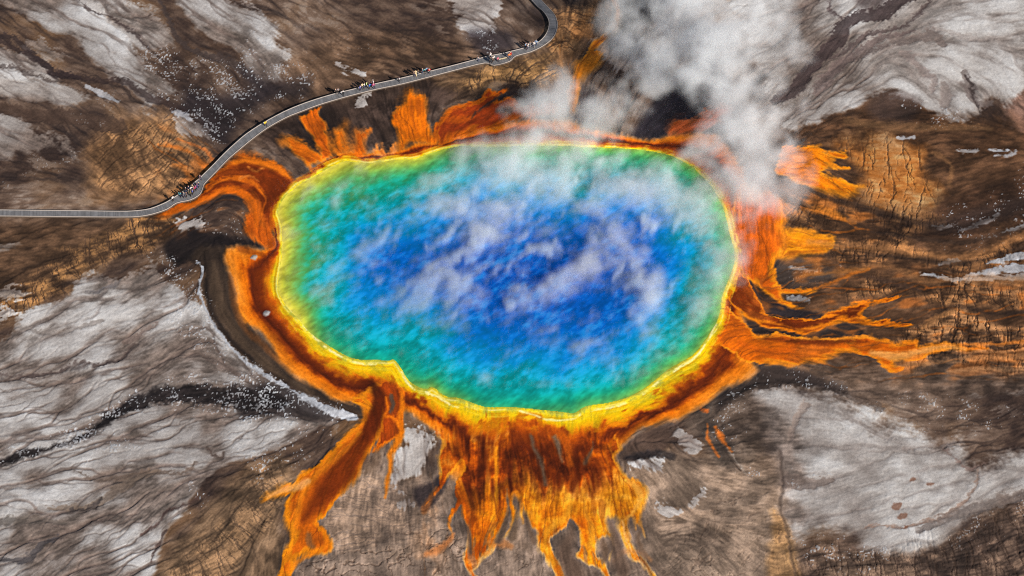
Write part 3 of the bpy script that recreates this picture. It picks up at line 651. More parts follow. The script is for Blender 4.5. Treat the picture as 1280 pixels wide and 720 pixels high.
for n_m, (pts, hc, rc, rw, so) in enumerate(MATS):
    S, d = region(pts, 5, 2.5, 20)
    d = d + 2.0 * (L_fine[S] - .5)
    if n_m < 10 or n_m > 16: rc = tuple(.55 * p_ + .45 * q_ for p_, q_ in zip(rc, hc)); so = so * 1.3
    so = so * (1.0 + 2.2 * sstep(.38, .68, N_mid[S]))
    d = d + 2.5 * (norm01(G3[S]) - .5) + 2 * (L_long[S] - .5)
    a = sstep(-so, so, d)
    q = np.clip(d / (rw * (.35 + 1.3 * norm01(N_mid)[S])) + .15 * (norm01(G2[S]) - .5) + .6 * (L_long[S] - .5) + .5 * (GRAIN[S] - .5), 0, 2)
    m = ramp(q, [(0, rc), (.55, rc), (1.3, hc), (2, hc)])
    if n_m == 16:   # the broad fan at the bottom: dark red above, amber below
        low = sstep(588, 636, V[S] + 44 * (norm01(G1)[S] - .5) + 30 * (L_long[S] - .5))
        cols_ = norm01(norm01(G2[S]) * .26 + L_long[S] * .12 + norm01(G1[S]) * .42 + .16 * GRAIN[S] + .7 * (N_mid[S] - .5) + .5 * (N_fine[S] - .5))
        up = ramp(cols_, [(0, (80, 28, 8)), (.3, (112, 42, 8)), (.5, (154, 62, 8)), (.7, (198, 90, 10)), (.88, (224, 118, 14)), (1, (236, 146, 40))])
        rim = sstep(4, 1, d)[..., None] * sstep(.35, .6, N_mid[S])[..., None]
        up = up * (1 - rim) + col(*rc) * rim
        dn = ramp(cols_ * .8 + .3 * q * (1 - low), [(0, (196, 84, 8)), (.3, (222, 116, 12)), (.55, (238, 146, 22)), (.8, (242, 168, 52)), (1.1, (242, 190, 104))])
        m = up * (1 - low[..., None]) + dn * low[..., None]
        ledge = sstep(580, 534, V[S] + 50 * (L_long[S] - .5) + 24 * (N_mid[S] - .5))
        a = a * (1 - ledge)
    m = m * (.72 + .34 * GRAIN[S] + .22 * norm01(G2[S]))[..., None]
    vein = top(R2, 84, 98)[S] * sstep(1, 4, d)
    if n_m == 16:
        tip = sstep(630, 690, V[S])
        m = m + (col(246, 206, 136) - m) * (tip * .7 * sstep(3.5, .5, d))[..., None]
        m = m + (col(112, 48, 10) - m) * (.34 * vein)[..., None]
        a = a * (1 - .55 * tip * sstep(.62, .85, norm01(SILT[S] * .6 + .4 * L_long[S])))
    else:
        m = m + (col(110, 46, 10) - m) * (.38 * vein)[..., None]
    put(S, a, m)
    put(S, a * .5 * sstep(.62, .95, norm01(.5 * norm01(G2[S]) + .3 * L_long[S] + .3 * N_mid[S])) * sstep(0, 5, d), col(140, 62, 14))
    H[S] = H[S] * (1 - .6 * a) + a * .04 + .07 * a * (GRAIN[S] - .5)
# thin rust coloured threads where the runoff spreads out and dries
for pts, st, c in [([(940,345),(1050,335),(1200,345),(1300,360),(1300,455),(1150,475),(1000,455),(940,420)], .75, (196,104,34)), ([(960,245),(1060,245),(1100,270),(1060,330),(985,330)], .7, (206,112,34)),
                   ([(190,165),(240,165),(275,205),(245,235),(205,225)], .75, (204,110,40)), 
                   ([(530,600),(560,650),(545,720),(520,700)], .35, (198,116,50)), ([(205,245),(300,225),(330,260),(250,290),(190,290)], .5, (190,96,26)), ([(690,30),(770,10),(760,60),(720,120),(690,90)], .5, (196,116,50))]:
    S, d = region(pts, 18, 4, 30)
    put(S, st * sstep(-14, 16, d) * np.maximum(.7 * sstep(.15, .8, blur(top(R2, 78, 98), 2)[S]), .62 * sstep(.55, .9, norm01(.7 * norm01(G2[S]) + .3 * norm01(G3[S])))), col(*c) * (.7 + .5 * GRAIN[S])[..., None])
# strands of brighter or darker mat riding on them
STRAND = [
 ([(462,476,4),(471,492,7),(472,512,7),(464,532,7),(458,545,6)], (60,21,8), .85),
 ([(448,503,2),(456,512,2.5),(457,522,3),(446,535,3.5),(430,550,4)], (234,132,20), .75),
 ([(476,500,5),(470,520,8),(455,550,11),(436,578,14),(412,606,14),(394,630,9),(380,650,3)], (98,34,6), .8),
 ([(450,540,2),(428,566,3),(400,588,4),(380,612,4),(372,640,5),(366,670,4)], (238,142,26), .5),
 ([(386,668,3),(386,678,4),(390,684,3)], (132,92,60), .7),
 ([(397,655,2),(404,664,2.5),(407,680,2.5),(395,690,2.5),(375,700,3),(360,716,3)], (234,126,16), .7),
 ([(258,240,1.5),(275,226,2),(292,223,2.5),(312,227,2.5),(326,238,2.5),(331,252,2),(328,268,1.5)], (226,112,20), .8),
 ([(206,268,2),(235,257,3),(258,249,3.5),(280,238,4),(300,240,4),(314,252,3.5),(320,268,3),(322,284,2)], (218,104,16), .85),
 ([(292,204,2),(310,200,3),(332,205,4),(350,212,4),(362,223,2.5)], (232,122,22), .8),
 ([(310,208,1),(320,214,1.5),(330,210,1)], (240,150,60), .5),
 ([(300,224,1),(312,220,1),(324,228,1)], (236,140,60), .5),
 ([(345,228,6),(338,245,6),(332,262,3)], (96,36,8), .6),
 ([(980,405,2),(1005,407,2.5),(1030,402,2),(1050,394,1.5),(1064,386,1)], (96,36,8), .7),
 ([(930,392,1),(948,402,1.5),(970,405,1),(1000,412,1),(1040,404,1.5),(1075,398,3),(1100,404,2)], (240,136,20), .7),
 ([(955,424,2),(990,427,3),(1030,428,3),(1070,428,2.5),(1085,427,1.5)], (92,34,8), .75),
 ([(950,421,.8),(969,418.5,1),(994,422.5,1),(1035,424,1),(1067,424,1),(1080,421,1),(1097,424,1)], (244,148,40), .8),
 ([(1090,441,4),(1120,445,5),(1150,440,4),(1180,434,3),(1205,438,1.5)], (224,158,84), .8),
 ([(925,430,3),(960,440,5),(990,436,4)], (210,90,12), .5),
 ([(336,622,1.5),(352,614,3),(370,610,4),(385,600,3)], (216,158,96), .7),
 ([(497,472,2.5),(502,490,1.5),(503,510,1.5),(500,525,2.5),(502,540,3),(496,556,3.5),(489,570,3.5),(488,585,2.5),(485.5,600,1.8),(483,622,1)], (234,124,14), .9),
 ([(482,497,1),(485,512,1.2),(482,520,1.2),(492,522,2),(500,534,2)], (230,116,14), .8),
 ([(489,495,1.5),(491,505,2),(489,515,1.5)], (78,66,58), .8),
 ([(590,716,1.5),(600,702,2.5),(612,688,2.5),(620,672,2)], (234,178,104), .6),
 ([(620,560,1),(622,590,2),(620,620,3),(616,650,3)], (238,156,24), .6),
 ([(705,612,3),(712,628,5),(708,645,5),(690,660,5),(682,680,4),(692,705,3)], (242,168,40), .6),
 ([(730,612,1.5),(732,640,2.5),(740,662,4),(735,685,3)], (240,158,40), .6),
 ([(784,600,2),(796,612,3),(800,625,3),(792,640,3),(780,650,2)], (242,170,66), .7),
 ([(778,650,1.5),(782,672,1.5),(792,692,1.5),(806,712,1.5)], (238,180,110), .7),
 ([(667,648,2),(668,620,2.5),(664,605,1.5)], (238,152,24), .5),
 ([(600,548,4),(604,570,5),(600,592,4)], (74,26,8), .7),
 ([(720,575,3),(722,595,4),(716,612,3)], (88,30,6), .7),
 ([(744,585,6),(745,605,6),(740,618,3)], (92,32,6), .6),
 ([(690,588,4),(698,600,5),(700,612,2)], (92,32,6), .6),
 ([(664,546,1),(668,560,2),(674,575,4),(678,590,3),(681,606,2.5)], (104,84,68), .85),
 ([(694,548,2.5),(697,556,4),(700,570,2.5),(702,578,1.5)], (120,98,78), .85),
 ([(742,552,1),(741,562,2.5),(736,570,3),(731,580,2)], (88,64,48), .85),
 ([(703,545,6),(710,562,6),(712,580,5)], (206,96,14), .6),
 ([(884,529,1),(884,545,2),(890,558,1.5),(898,572,1)], (214,112,40), .8),
 ([(893,533,2),(900,545,3.5),(908,557,2.5),(914,564,1)], (216,110,34), .85),
 ([(876,512,2.5),(884,514,2.5)], (216,100,30), .7),
 ([(908,560,1),(920,575,1.5),(932,592,1)], (176,160,146), .6),
 ([(896,548,.8),(910,570,.8),(925,588,.8)], (60,48,42), .7),
 ([(200,182,1.5),(222,184,2),(240,192,2.5),(255,205,3),(262,213,1.5)], (206,112,40), .7),
 ([(222,174,1),(240,180,1.5),(256,188,2),(266,199,1.5)], (210,110,44), .6),
 ([(216,205,3),(228,208,4),(236,216,3)], (206,116,44), .55),
 ([(1018,262,3),(1040,268,5),(1056,274,3)], (206,120,36), .7),
 ([(975,361,1),(1000,363,1.5),(1030,358,1.2),(1060,345,1),(1085,338,1)], (206,112,30), .6),
 ([(555,148,3),(575,150,4),(590,146,3)], (210,96,16), .6),
 ([(598,140,1),(606,133,1.8),(616,126,1.5),(628,118,1)], (58,42,40), .8),
 ([(588,148,1),(594,141,2)], (48,36,36), .8),
 ([(622,139,1.5),(636,136,4)], (60,44,46), .7),
 ([(545,610,3),(536,625,3),(530,640,3)], (168,92,36), .5),
 ([(534,692,3),(548,686,5),(562,676,4),(568,668,2)], (210,126,66), .7),
 ([(612,676,3),(624,680,5),(638,684,3)], (190,112,52), .6),
 ([(770,700,2),(780,690,3),(800,690,4),(812,700,3)], (190,126,76), .5),
 ([(577,632,.8),(580,650,1.5),(588,670,2),(588,690,2)], (92,70,56), .85),
 ([(616,600,.8),(619,630,1.2),(622,650,1.5)], (120,52,12), .8),
 ([(634,612,1),(633,640,2.2),(628,658,3),(622,676,4)], (96,76,62), .9),
 ([(643,618,1),(646,636,2),(644,655,3),(640,672,5)], (100,80,64), .9),
 ([(656,640,1),(662,660,2),(668,676,4)], (100,78,62), .8),
 ([(712,652,1.5),(714,668,5),(706,690,9),(716,716,12)], (104,82,68), .9),
 ([(765,654,2),(768,672,5),(772,694,7),(780,716,8)], (106,84,70), .9),
 ([(752,676,2),(756,690,4),(756,702,3)], (108,84,66), .8),
 ([(800,660,1),(798,676,3),(806,694,4)], (112,88,70), .8),
 ([(672,575,2),(676,600,2),(680,618,1)], (84,30,8), .6),
 ([(640,540,3),(640,570,4),(638,600,2)], (84,28,8), .5),
 ([(570,540,3),(572,560,4),(574,580,2)], (92,34,8), .5),
 ([(268,328,4),(270,360,6),(282,395,6),(305,430,5),(345,465,4),(390,492,3)], (88,70,54), .5),
 ([(286,345,3),(294,380,4),(306,410,4),(335,436,3),(360,462,2)], (120,66,26), .45),
 ([(258,350,2),(262,385,2.5),(280,415,2.5),(315,450,2)], (30,25,24), .55),
 ([(1010,302,2),(1100,311,5),(1180,323,5),(1235,313,5),(1290,292,6),(1440,275,6)], (178,122,74), .5),
 ([(1000,319,1),(1110,321,2),(1190,329,2.5),(1240,322,2.5),(1290,303,3)], (46,35,30), .6),
 ([(1040,346,1),(1085,331,1.5),(1125,337,3),(1160,352,4),(1200,348,5),(1290,352,6)], (170,116,70), .45),
 ([(1075,345,1),(1110,352,3),(1150,362,3)], (70,52,44), .5),
 ([(1165,394,1.5),(1196,384,3),(1240,391,3),(1290,389,3),(1440,386,3)], (44,33,28), .65),
 ([(1135,424,2),(1165,400,4),(1196,389,3)], (180,124,74), .5),
 ([(1200,432,1),(1240,430,1.6),(1290,427,1.6),(1440,424,1.6)], (204,118,44), .7),
 ([(1190,442,1),(1240,440,1.4),(1290,437,1.4),(1440,434,1.5)], (206,140,86), .7),
 ([(1118,457,1),(1200,450,2.5),(1290,444,3),(1440,440,3)], (170,120,78), .5),
 ([(1040,250,2),(1090,262,4),(1150,280,4),(1210,284,3),(1290,255,3),(1440,230,3)], (46,35,30), .6),
 ([(1090,288,2),(1150,298,3),(1210,302,3),(1290,280,3)], (52,40,34), .5),
 ([(985,256,1.5),(1015,262,2.5),(1045,272,2.5),(1070,280,1.5)], (190,110,40), .55),
 ([(1000,345,1),(1060,338,1.5),(1085,336,1.2)], (180,112,50), .5),
 ([(1150,425,1),(1200,418,2),(1290,415,2)], (52,40,34), .5),
 ([(1180,465,1),(1230,462,2),(1290,460,2)], (176,130,90), .45),
 ([(1060,150,4),(1110,158,5),(1170,158,4),(1240,160,3)], (130,96,64), .45),
 ([(1165,190,2),(1190,205,3),(1185,230,3)], (170,120,76), .4),
 ([(1262,140,3),(1275,155,5),(1290,165,5)], (150,110,88), .6),
 ([(300,310,3),(315,313,3),(330,318,2)], (110,44,8), .55),
]
for pts, c, st in STRAND:
    S, d, al = stroke(pts, 5, 2.5, 20)
    so = 1.3 + .45 * max(q_[2] for q_ in pts)
    put(S, st * sstep(-so, so, d + (1.2 + .5 * so) * (norm01(G2[S]) - .5) + 1.5 * (L_fine[S] - .5)), col(*c) * (.80 + .22 * L_long[S] + .16 * GRAIN[S])[..., None])
for x, y in [(333,391),(318,321)]:                               # small pale knobs inside the crescent
    S, d, al = stroke([(x - 3, y + 1, 1.5), (x, y, 3), (x + 3, y - 1, 1)], 3, 2)
    put(S, .85 * sstep(-1.5, 1, d), col(160, 158, 158))
    H[S] += .35 * sstep(-2, 3, d)
# yellow shore
S = S_A
yb = sstep(1.1, .5, dpo / np.maximum(yw, 1))
yel = ramp(dpo / np.maximum(yw, 1) + .6 * (N_fine[S] - .5) + .4 * (GRAIN[S] - .5), [(0, (208, 204, 66)), (.2, (234, 206, 34)), (.5, (240, 196, 10)), (.75, (232, 164, 8)), (1, (204, 112, 8))])
yel = yel * (.84 + .3 * GRAIN[S])[..., None]
inA = sstep(-4, 3, dA)
put(S, yb * inA * .97, yel)
put(S, .85 * inA * sstep(.78, .92, L_rid2[S]) * yb * sstep(.15, .5, dpo / np.maximum(yw, 1)), col(196, 104, 8))
for k0, wd, cc, st in ((3.2, 1.0, (246, 230, 140), .6), (6.4, .8, (206, 140, 10), .5), (9.5, .9, (248, 214, 60), .4)):
    put(S, st * inA * sstep(.25, .6, N_fine[S] + .2 * (N_mid[S] - .5)) * np.exp(-((dpo + 2.4 * (N_mid[S] - .5) - k0 * np.clip(YW[S] / 18, .6, 1.3)) / wd) ** 2), col(*cc))
H[S] += .12 * inA * np.exp(-((dpo - 3.2) / 2.0) ** 2)

for pts in ([(533,487),(548,494),(566,505),(584,505),(597,509)], [(650,511),(668,516),(690,522),(716,521),(730,512),(760,507),(788,499),(808,487),(838,463),(866,446),(884,424),(894,402)], [(503,462),(512,477),(524,488),(536,490)], [(355,300),(354,325),(350,350),(354,370),(374,396),(396,421),(420,439),(446,451),(470,452)]):
    S, d, al = stroke([(x, y + 3, 1.1) for x, y in pts], 4, 2)
    put(S, .7 * sstep(-1.2, .8, d) * sstep(.3, .55, N_fine[S]), col(250, 240, 170))
# ---- the water: colour by depth
AW = anchors([(352,300,210),(360,380,200),(420,440,130),(480,450,110),(540,490,110),(640,510,125),(740,515,125),(820,480,110),(890,400,110),(915,320,120),(880,220,120),(780,185,115),(600,184,110),(480,202,120),(400,215,170)], 2.5)
A0 = anchors([(352,300,.0),(360,390,.0),(430,445,.17),(480,452,.26),(530,487,.10),(640,510,.2),(740,515,.14),(820,480,.1),(890,400,.1),(915,320,.12),(850,193,.1),(600,184,.08),(480,202,.03),(400,215,.0)], 2.5)
din = np.maximum(DP, 0)
# ruffled drift of the surface, all one way (lower left to upper right)
ca, sa = math.cos(math.radians(42)), math.sin(math.radians(42))
al_ = (WX * ca + WY * sa); ac_ = (-WX * sa + WY * ca)
RUF = norm01(fbm(al_ / 5 + N_mid * 1.6, ac_ / 2.4 + N_mid, 5, 41) * .65 + fbm(al_ / 2.0, ac_ / 1.0, 3, 42) * .35)
RU3 = norm01(fbm(al_ / 1.6, ac_ / .8, 3, 44))
CLO = norm01(fbm(al_ / 14 + N_mid, ac_ / 7, 4, 43))
sd_ = A0 + din / AW * (1 - A0) + sstep(4, 60, din) * (.22 * (CLO - .5) + .10 * (RUF - .5) + .12 * (RU3 - .5))
WC = ramp(sd_, [(0, (226, 206, 84)), (.04, (196, 194, 62)), (.09, (146, 178, 70)), (.15, (84, 172, 96)), (.23, (28, 164, 130)), (.33, (10, 160, 160)), (.46, (8, 158, 188)), (.58, (6, 138, 198)), (.72, (5, 114, 194)), (.86, (4, 94, 186)), (1.2, (5, 80, 176))])
TEX = norm01(.35 * RUF + .2 * CLO + .45 * RU3)
WC = WC * (.80 + .36 * TEX)[..., None]
wisp_haze = sstep(.5, 1.0, RUF * .55 + CLO * .25 + RU3 * .3) * sstep(6, 40, din)  # thin steam wisps over the pool, painted pale cyan into the water colour
WC = WC * (1 - .34 * wisp_haze[..., None]) + col(80, 196, 226) * .34 * wisp_haze[..., None]
WC = np.clip(WC, 0, 255)
C = np.clip(C + .6 * (C - np.stack([blur(C[..., q_], 2) for q_ in range(3)], -1)) + .22 * (C - np.stack([blur(C[..., q_], 12) for q_ in range(3)], -1)), 5, 250)
#PAINT-END

# ------------------------------------------------------------------ helpers for building
def tag(o, label=None, cat=None, group=None, kind=None):
    if label: o['label'] = label
    if cat: o['category'] = cat
    if group: o['group'] = group
    if kind: o['kind'] = kind
    return o
def link(name, me, parent=None, mats=()):
    o = bpy.data.objects.new(name, me)
    COL.objects.link(o)
    for m in mats: me.materials.append(m)
    if parent: o.parent = parent
    return o
def empty(name, loc=(0, 0, 0), rz=0):
    o = bpy.data.objects.new(name, None)
    COL.objects.link(o); o.location = loc; o.rotation_euler = (0, 0, rz); o.empty_display_size = .3
    return o
def srgb(c):
    c = np.asarray(c, float) / 255
    return np.where(c <= .04045, c / 12.92, ((c + .055) / 1.055) ** 2.4)
def grid_mesh(name, X, Y, Z, quads):
    me = bpy.data.meshes.new(name)
    n = X.size
    me.vertices.add(n)
    co = np.empty((n, 3), np.float32); co[:, 0] = X; co[:, 1] = Y; co[:, 2] = Z
    me.vertices.foreach_set('co', co.ravel())
    q = np.asarray(quads, np.int32)
    me.loops.add(q.size); me.loops.foreach_set('vertex_index', q.ravel())
    me.polygons.add(len(q)); me.polygons.foreach_set('loop_start', np.arange(0, q.size, 4, dtype=np.int32))
    me.polygons.foreach_set('use_smooth', np.ones(len(q), bool))
    me.update(calc_edges=True)
    return me
def set_col(me, name, rgb):
    a = me.attributes.new(name, 'FLOAT_COLOR', 'POINT')
    d = np.ones((len(rgb), 4), np.float32); d[:, :3] = rgb
    a.data.foreach_set('color', d.ravel())
def set_f(me, name, f):
    a = me.attributes.new(name, 'FLOAT', 'POINT')
    a.data.foreach_set('value', np.ascontiguousarray(f, np.float32))
class N:
    """Small wrapper to wire shader nodes."""
    def __init__(s, name):
        s.m = bpy.data.materials.new(name); s.m.use_nodes = True; s.t = s.m.node_tree
        s.p = s.t.nodes.get('Principled BSDF'); s.out = s.t.nodes.get('Material Output')
    def new(s, kind, **kw):
        n = s.t.nodes.new(kind)
        for k, v in kw.items():
            if k in n.inputs: n.inputs[k].default_value = v
            else: setattr(n, k, v)
        return n
    def link(s, a, b): s.t.links.new(a, b)
    def math(s, op, a, b=None, clamp=False):
        n = s.t.nodes.new('ShaderNodeMath'); n.operation = op; n.use_clamp = clamp
        for i, q in enumerate((a, b)):
            if q is None: continue
            if isinstance(q, (int, float)): n.inputs[i].default_value = q
            else: s.link(q, n.inputs[i])
        return n.outputs[0]
def simple_mat(name, c, rough=.7, noise=.25, scale=8, lin=False):
    k = N(name)
    tc = k.new('ShaderNodeTexCoord')
    nz = k.new('ShaderNodeTexNoise', Scale=scale, Detail=4.0)
    k.link(tc.outputs['Object'], nz.inputs['Vector'])
    v = k.math('MULTIPLY_ADD', nz.outputs['Fac'], noise * 2); k.t.nodes[-1].inputs[2].default_value = 1 - noise
    rgb = c if lin else tuple(srgb(c))
    mx = k.new('ShaderNodeVectorMath', operation='SCALE')
    mx.inputs[0].default_value = rgb
    k.link(v, mx.inputs['Scale']); k.link(mx.outputs[0], k.p.inputs['Base Color'])
    k.p.inputs['Roughness'].default_value = rough
    return k.m

# ------------------------------------------------------------------ ground
ALBEDO = 1.0
lin = (srgb(C) * ALBEDO).astype(np.float32)
DECK_Z = 0.75
Z = H.copy()
Z = np.clip(Z, -.45, .5)
shore = sstep(-14, -2, DP)
Z = Z * (1 - shore) + shore * np.maximum(.03 + .35 * np.clip(Z, -.05, .2), .02)
Z = np.where(DP > 0, -.03 - .07 * np.minimum(DP, 60), Z)
idx = np.arange(NV * NU).reshape(NV, NU)
quads = np.stack([idx[1:, :-1], idx[1:, 1:], idx[:-1, 1:], idx[:-1, :-1]], -1).reshape(-1, 4)
# the rest of the basin, out to the horizon
bord = np.concatenate([idx[0, :-1], idx[:-1, -1], idx[-1, :0:-1], idx[:0:-1, 0]])
bx, by, bz = WX.ravel()[bord], WY.ravel()[bord], Z.ravel()[bord]
rings = [(1.03, -.1), (1.3, -.5), (3, -1), (40, -4)]
XX, YY, ZZ, CC, QQ = [WX.ravel()], [WY.ravel()], [Z.ravel()], [lin.reshape(-1, 3)], [quads]
prev = bord; base = NV * NU; nb = len(bord)
brown = srgb((104, 88, 78))
for k, (s, z) in enumerate(rings):
    cur = base + np.arange(nb); base += nb
    XX.append(bx * s); YY.append(by * s); ZZ.append(np.full(nb, z))
    m = fbm(bx * s / 20, by * s / 20, 3, 50)[:, None]
    CC.append(brown * (.6 + .8 * m))
    QQ.append(np.stack([prev, cur, np.roll(cur, -1), np.roll(prev, -1)], -1))
    prev = cur
me = grid_mesh('ground', np.concatenate(XX), np.concatenate(YY), np.concatenate(ZZ), np.concatenate(QQ))
set_col(me, 'mineral', np.concatenate(CC))
sat = lin.max(-1) - lin.min(-1)
wet = np.clip(sat * 1.6, 0, 1) + sstep(.05, .02, lin.max(-1)) * .6
set_f(me, 'wet', np.concatenate([np.clip(wet, 0, 1).ravel(), np.zeros(nb * len(rings))]))
k = N('mineral_crust')
at = k.new('ShaderNodeAttribute', attribute_name='mineral')
tc = k.new('ShaderNodeTexCoord')
n1 = k.new('ShaderNodeTexNoise', Scale=1.6, Detail=7.0, Roughness=.78)
k.link(tc.outputs['Object'], n1.inputs['Vector'])
v = k.math('MULTIPLY_ADD', n1.outputs['Fac'], 1.2); k.t.nodes[-1].inputs[2].default_value = .4
sc = k.new('ShaderNodeVectorMath', operation='SCALE')
k.link(at.outputs['Color'], sc.inputs[0]); k.link(v, sc.inputs['Scale'])
k.link(sc.outputs[0], k.p.inputs['Base Color'])
aw = k.new('ShaderNodeAttribute', attribute_name='wet')
rg = k.math('MULTIPLY_ADD', aw.outputs['Fac'], -.35); k.t.nodes[-1].inputs[2].default_value = .9
k.link(rg, k.p.inputs['Roughness'])
k.p.inputs['Specular IOR Level'].default_value = .12
bp = k.new('ShaderNodeBump', Strength=.7, Distance=.14)
k.link(n1.outputs['Fac'], bp.inputs['Height']); k.link(bp.outputs[0], k.p.inputs['Normal'])
ground = link('ground', me, None, [k.m])
tag(ground, 'bare geyser basin ground of grey sinter, brown crust and orange bacterial mats', None, None, 'structure')

# ------------------------------------------------------------------ hot spring water
m = DP > -4
fm = m[1:, :-1] & m[1:, 1:] & m[:-1, 1:] & m[:-1, :-1]
wq = np.stack([idx[1:, :-1], idx[1:, 1:], idx[:-1, 1:], idx[:-1, :-1]], -1)[fm]
used = np.unique(wq); remap = np.full(NV * NU, -1, np.int64); remap[used] = np.arange(len(used))
rip = (.02 * (RUF - .5) + .01 * (N_fine - .5)) * sstep(0, 12, DP)
me = grid_mesh('hot_spring_water', WX.ravel()[used], WY.ravel()[used], rip.ravel()[used], remap[wq])
set_col(me, 'depth_colour', (srgb(WC) * ALBEDO).reshape(-1, 3)[used])
k = N('spring_water')
at = k.new('ShaderNodeAttribute', attribute_name='depth_colour')
k.link(at.outputs['Color'], k.p.inputs['Base Color'])
k.p.inputs['Roughness'].default_value = .3
k.p.inputs['IOR'].default_value = 1.33
k.p.inputs['Specular IOR Level'].default_value = .25
tc = k.new('ShaderNodeTexCoord')
n1 = k.new('ShaderNodeTexNoise', Scale=1.2, Detail=4.0)
k.link(tc.outputs['Object'], n1.inputs['Vector'])
bp = k.new('ShaderNodeBump', Strength=.12, Distance=.08)
k.link(n1.outputs['Fac'], bp.inputs['Height']); k.link(bp.outputs[0], k.p.inputs['Normal'])
water = link('hot_spring_water', me, None, [k.m])
tag(water, 'deep blue hot spring pool shading through turquoise and green to a yellow shore', None, None, 'structure')

# ------------------------------------------------------------------ boardwalk
WALK = [(-150,262,-150,270),(-60,262,-60,270),(0,262.3,0,270.3),(50,262.8,50,270.8),(100,263.3,100,271.3),(150,264,150,271.6),(170,263.3,172,271),(187.5,260.8,190,268),(205,254,209,261.6),(213,249.6,221,254),(227,240.5,238.5,250),(238,232,250,243),(244.5,226.8,254,234),(249,223,256.5,229),(265,207.5,271.5,213.5),(280,192,286,198.5),(294,179,299.5,187),(308.3,167,313.5,175.5),(329,153.5,333.3,160.8),(354,140,357.5,147.2),(375,131,378,139),(395,124,398,131.5),(417,117.5,420,124.8),(440,111.8,442,118.8),(470,104.5,472,111.5),(500,98,502,105.3),(540,88.3,542,95),(570,80.8,572.4,87),(603,72,606,79),(612,69.8,617.5,82),(630,66.3,637,77),(637,64.5,644.8,70.3),(656.7,59.4,663.8,65),(671,53.8,680.6,56.6),(680.6,45.3,692,46.5),(685.5,35,696.5,35.5),(685.5,25,696.5,26.5),(679.4,15,693,18),(671.7,8.3,685.5,9.5),(664,0,676.5,0),(640,-26,652,-28),(600,-66,612,-70)]
def refine(W):
    A = spline([(a, b_) for a, b_, _, _ in W], False, 3); B = spline([(c, d) for _, _, c, d in W], False, 3)
    return A, B
wa, wb = refine(WALK)
ax_, ay_ = to_ground(wa[:, 0], wa[:, 1], DECK_Z); bx_, by_ = to_ground(wb[:, 0], wb[:, 1], DECK_Z)
LA = [Vector((x, y, 0)) for x, y in zip(ax_, ay_)]; LB = [Vector((x, y, 0)) for x, y in zip(bx_, by_)]
run = [0.0]
for i in range(1, len(LA)):
    run.append(run[-1] + ((LA[i] + LB[i]) / 2 - (LA[i - 1] + LB[i - 1]) / 2).length)
def ribbon(name, P, Q, z0, z1, parent, mats):
    """A closed slab between two edge lines."""
    bm = bmesh.new(); rows = []
    lay = bm.verts.layers.float.new('run')
    for i, (p, q) in enumerate(zip(P, Q)):
        r = [bm.verts.new((p.x, p.y, z1)), bm.verts.new((q.x, q.y, z1)), bm.verts.new((q.x, q.y, z0)), bm.verts.new((p.x, p.y, z0))]
        for v_ in r: v_[lay] = run[i]
        rows.append(r)
    for a, c in zip(rows[:-1], rows[1:]):
        for j in range(4):
            bm.faces.new((a[j], a[(j + 1) % 4], c[(j + 1) % 4], c[j]))
    bm.faces.new(rows[0]); bm.faces.new(rows[-1][::-1])
    bmesh.ops.recalc_face_normals(bm, faces=bm.faces)
    me = bpy.data.meshes.new(name); bm.to_mesh(me); bm.free()
    return link(name, me, parent, mats)
k = N('weathered_deck')
at = k.new('ShaderNodeAttribute', attribute_name='run')
fr = k.math('FRACT', k.math('DIVIDE', at.outputs['Fac'], .19))
gap = k.math('GREATER_THAN', fr, .12)
wn = k.new('ShaderNodeTexWhiteNoise', noise_dimensions='1D')
k.link(k.math('FLOOR', k.math('DIVIDE', at.outputs['Fac'], .19)), wn.inputs['W'])
nz = k.new('ShaderNodeTexNoise', Scale=.9, Detail=5.0)
tc = k.new('ShaderNodeTexCoord'); k.link(tc.outputs['Object'], nz.inputs['Vector'])
f = k.math('MULTIPLY_ADD', wn.outputs['Value'], .3); k.t.nodes[-1].inputs[2].default_value = .62
f = k.math('MULTIPLY', f, k.math('ADD', nz.outputs['Fac'], .5))
f = k.math('MULTIPLY', f, k.math('MULTIPLY_ADD', gap, .5)); 
k.t.nodes[-2].inputs[2].default_value = .5
sc = k.new('ShaderNodeVectorMath', operation='SCALE'); sc.inputs[0].default_value = (.215, .212, .22)
k.link(f, sc.inputs['Scale']); k.link(sc.outputs[0], k.p.inputs['Base Color']); k.p.inputs['Roughness'].default_value = .85
M_DECK = k.m
M_RAIL = simple_mat('pale_kerb_timber', (184, 172, 163), .8, .15, 3)
M_POST = simple_mat('dark_post_timber', (88, 76, 66), .9, .2, 5)
walk = empty('boardwalk', (0, 0, 0))
tag(walk, 'long grey timber boardwalk with pale kerbs curving past the hot spring', 'boardwalk')
inn = .11
def shift(P, Q, t): return [p + (q - p).normalized() * t for p, q in zip(P, Q)]
ribbon('deck', shift(LA, LB, .02), shift(LB, LA, .02), DECK_Z - .18, DECK_Z, walk, [M_DECK])
ribbon('kerb_rail', LA, shift(LA, LB, inn), DECK_Z + .002, DECK_Z + .14, walk, [M_RAIL])
ribbon('kerb_rail', shift(LB, LA, inn), LB, DECK_Z + .002, DECK_Z + .14, walk, [M_RAIL])
ribbon('side_beam', shift(LA, LB, -.06), shift(LA, LB, .017), DECK_Z - .3, DECK_Z - .02, walk, [M_POST])
ribbon('side_beam', shift(LB, LA, .017), shift(LB, LA, -.06), DECK_Z - .3, DECK_Z - .02, walk, [M_POST])
bm = bmesh.new()
bmesh.ops.create_cube(bm, size=1); bmesh.ops.bevel(bm, geom=bm.edges[:], offset=.06, segments=1, affect='EDGES')
bmesh.ops.scale(bm, vec=(.16, .16, 1.0), verts=bm.verts)
pm = bpy.data.meshes.new('post'); bm.to_mesh(pm); bm.free(); pm.materials.append(M_POST)
nxt = 0
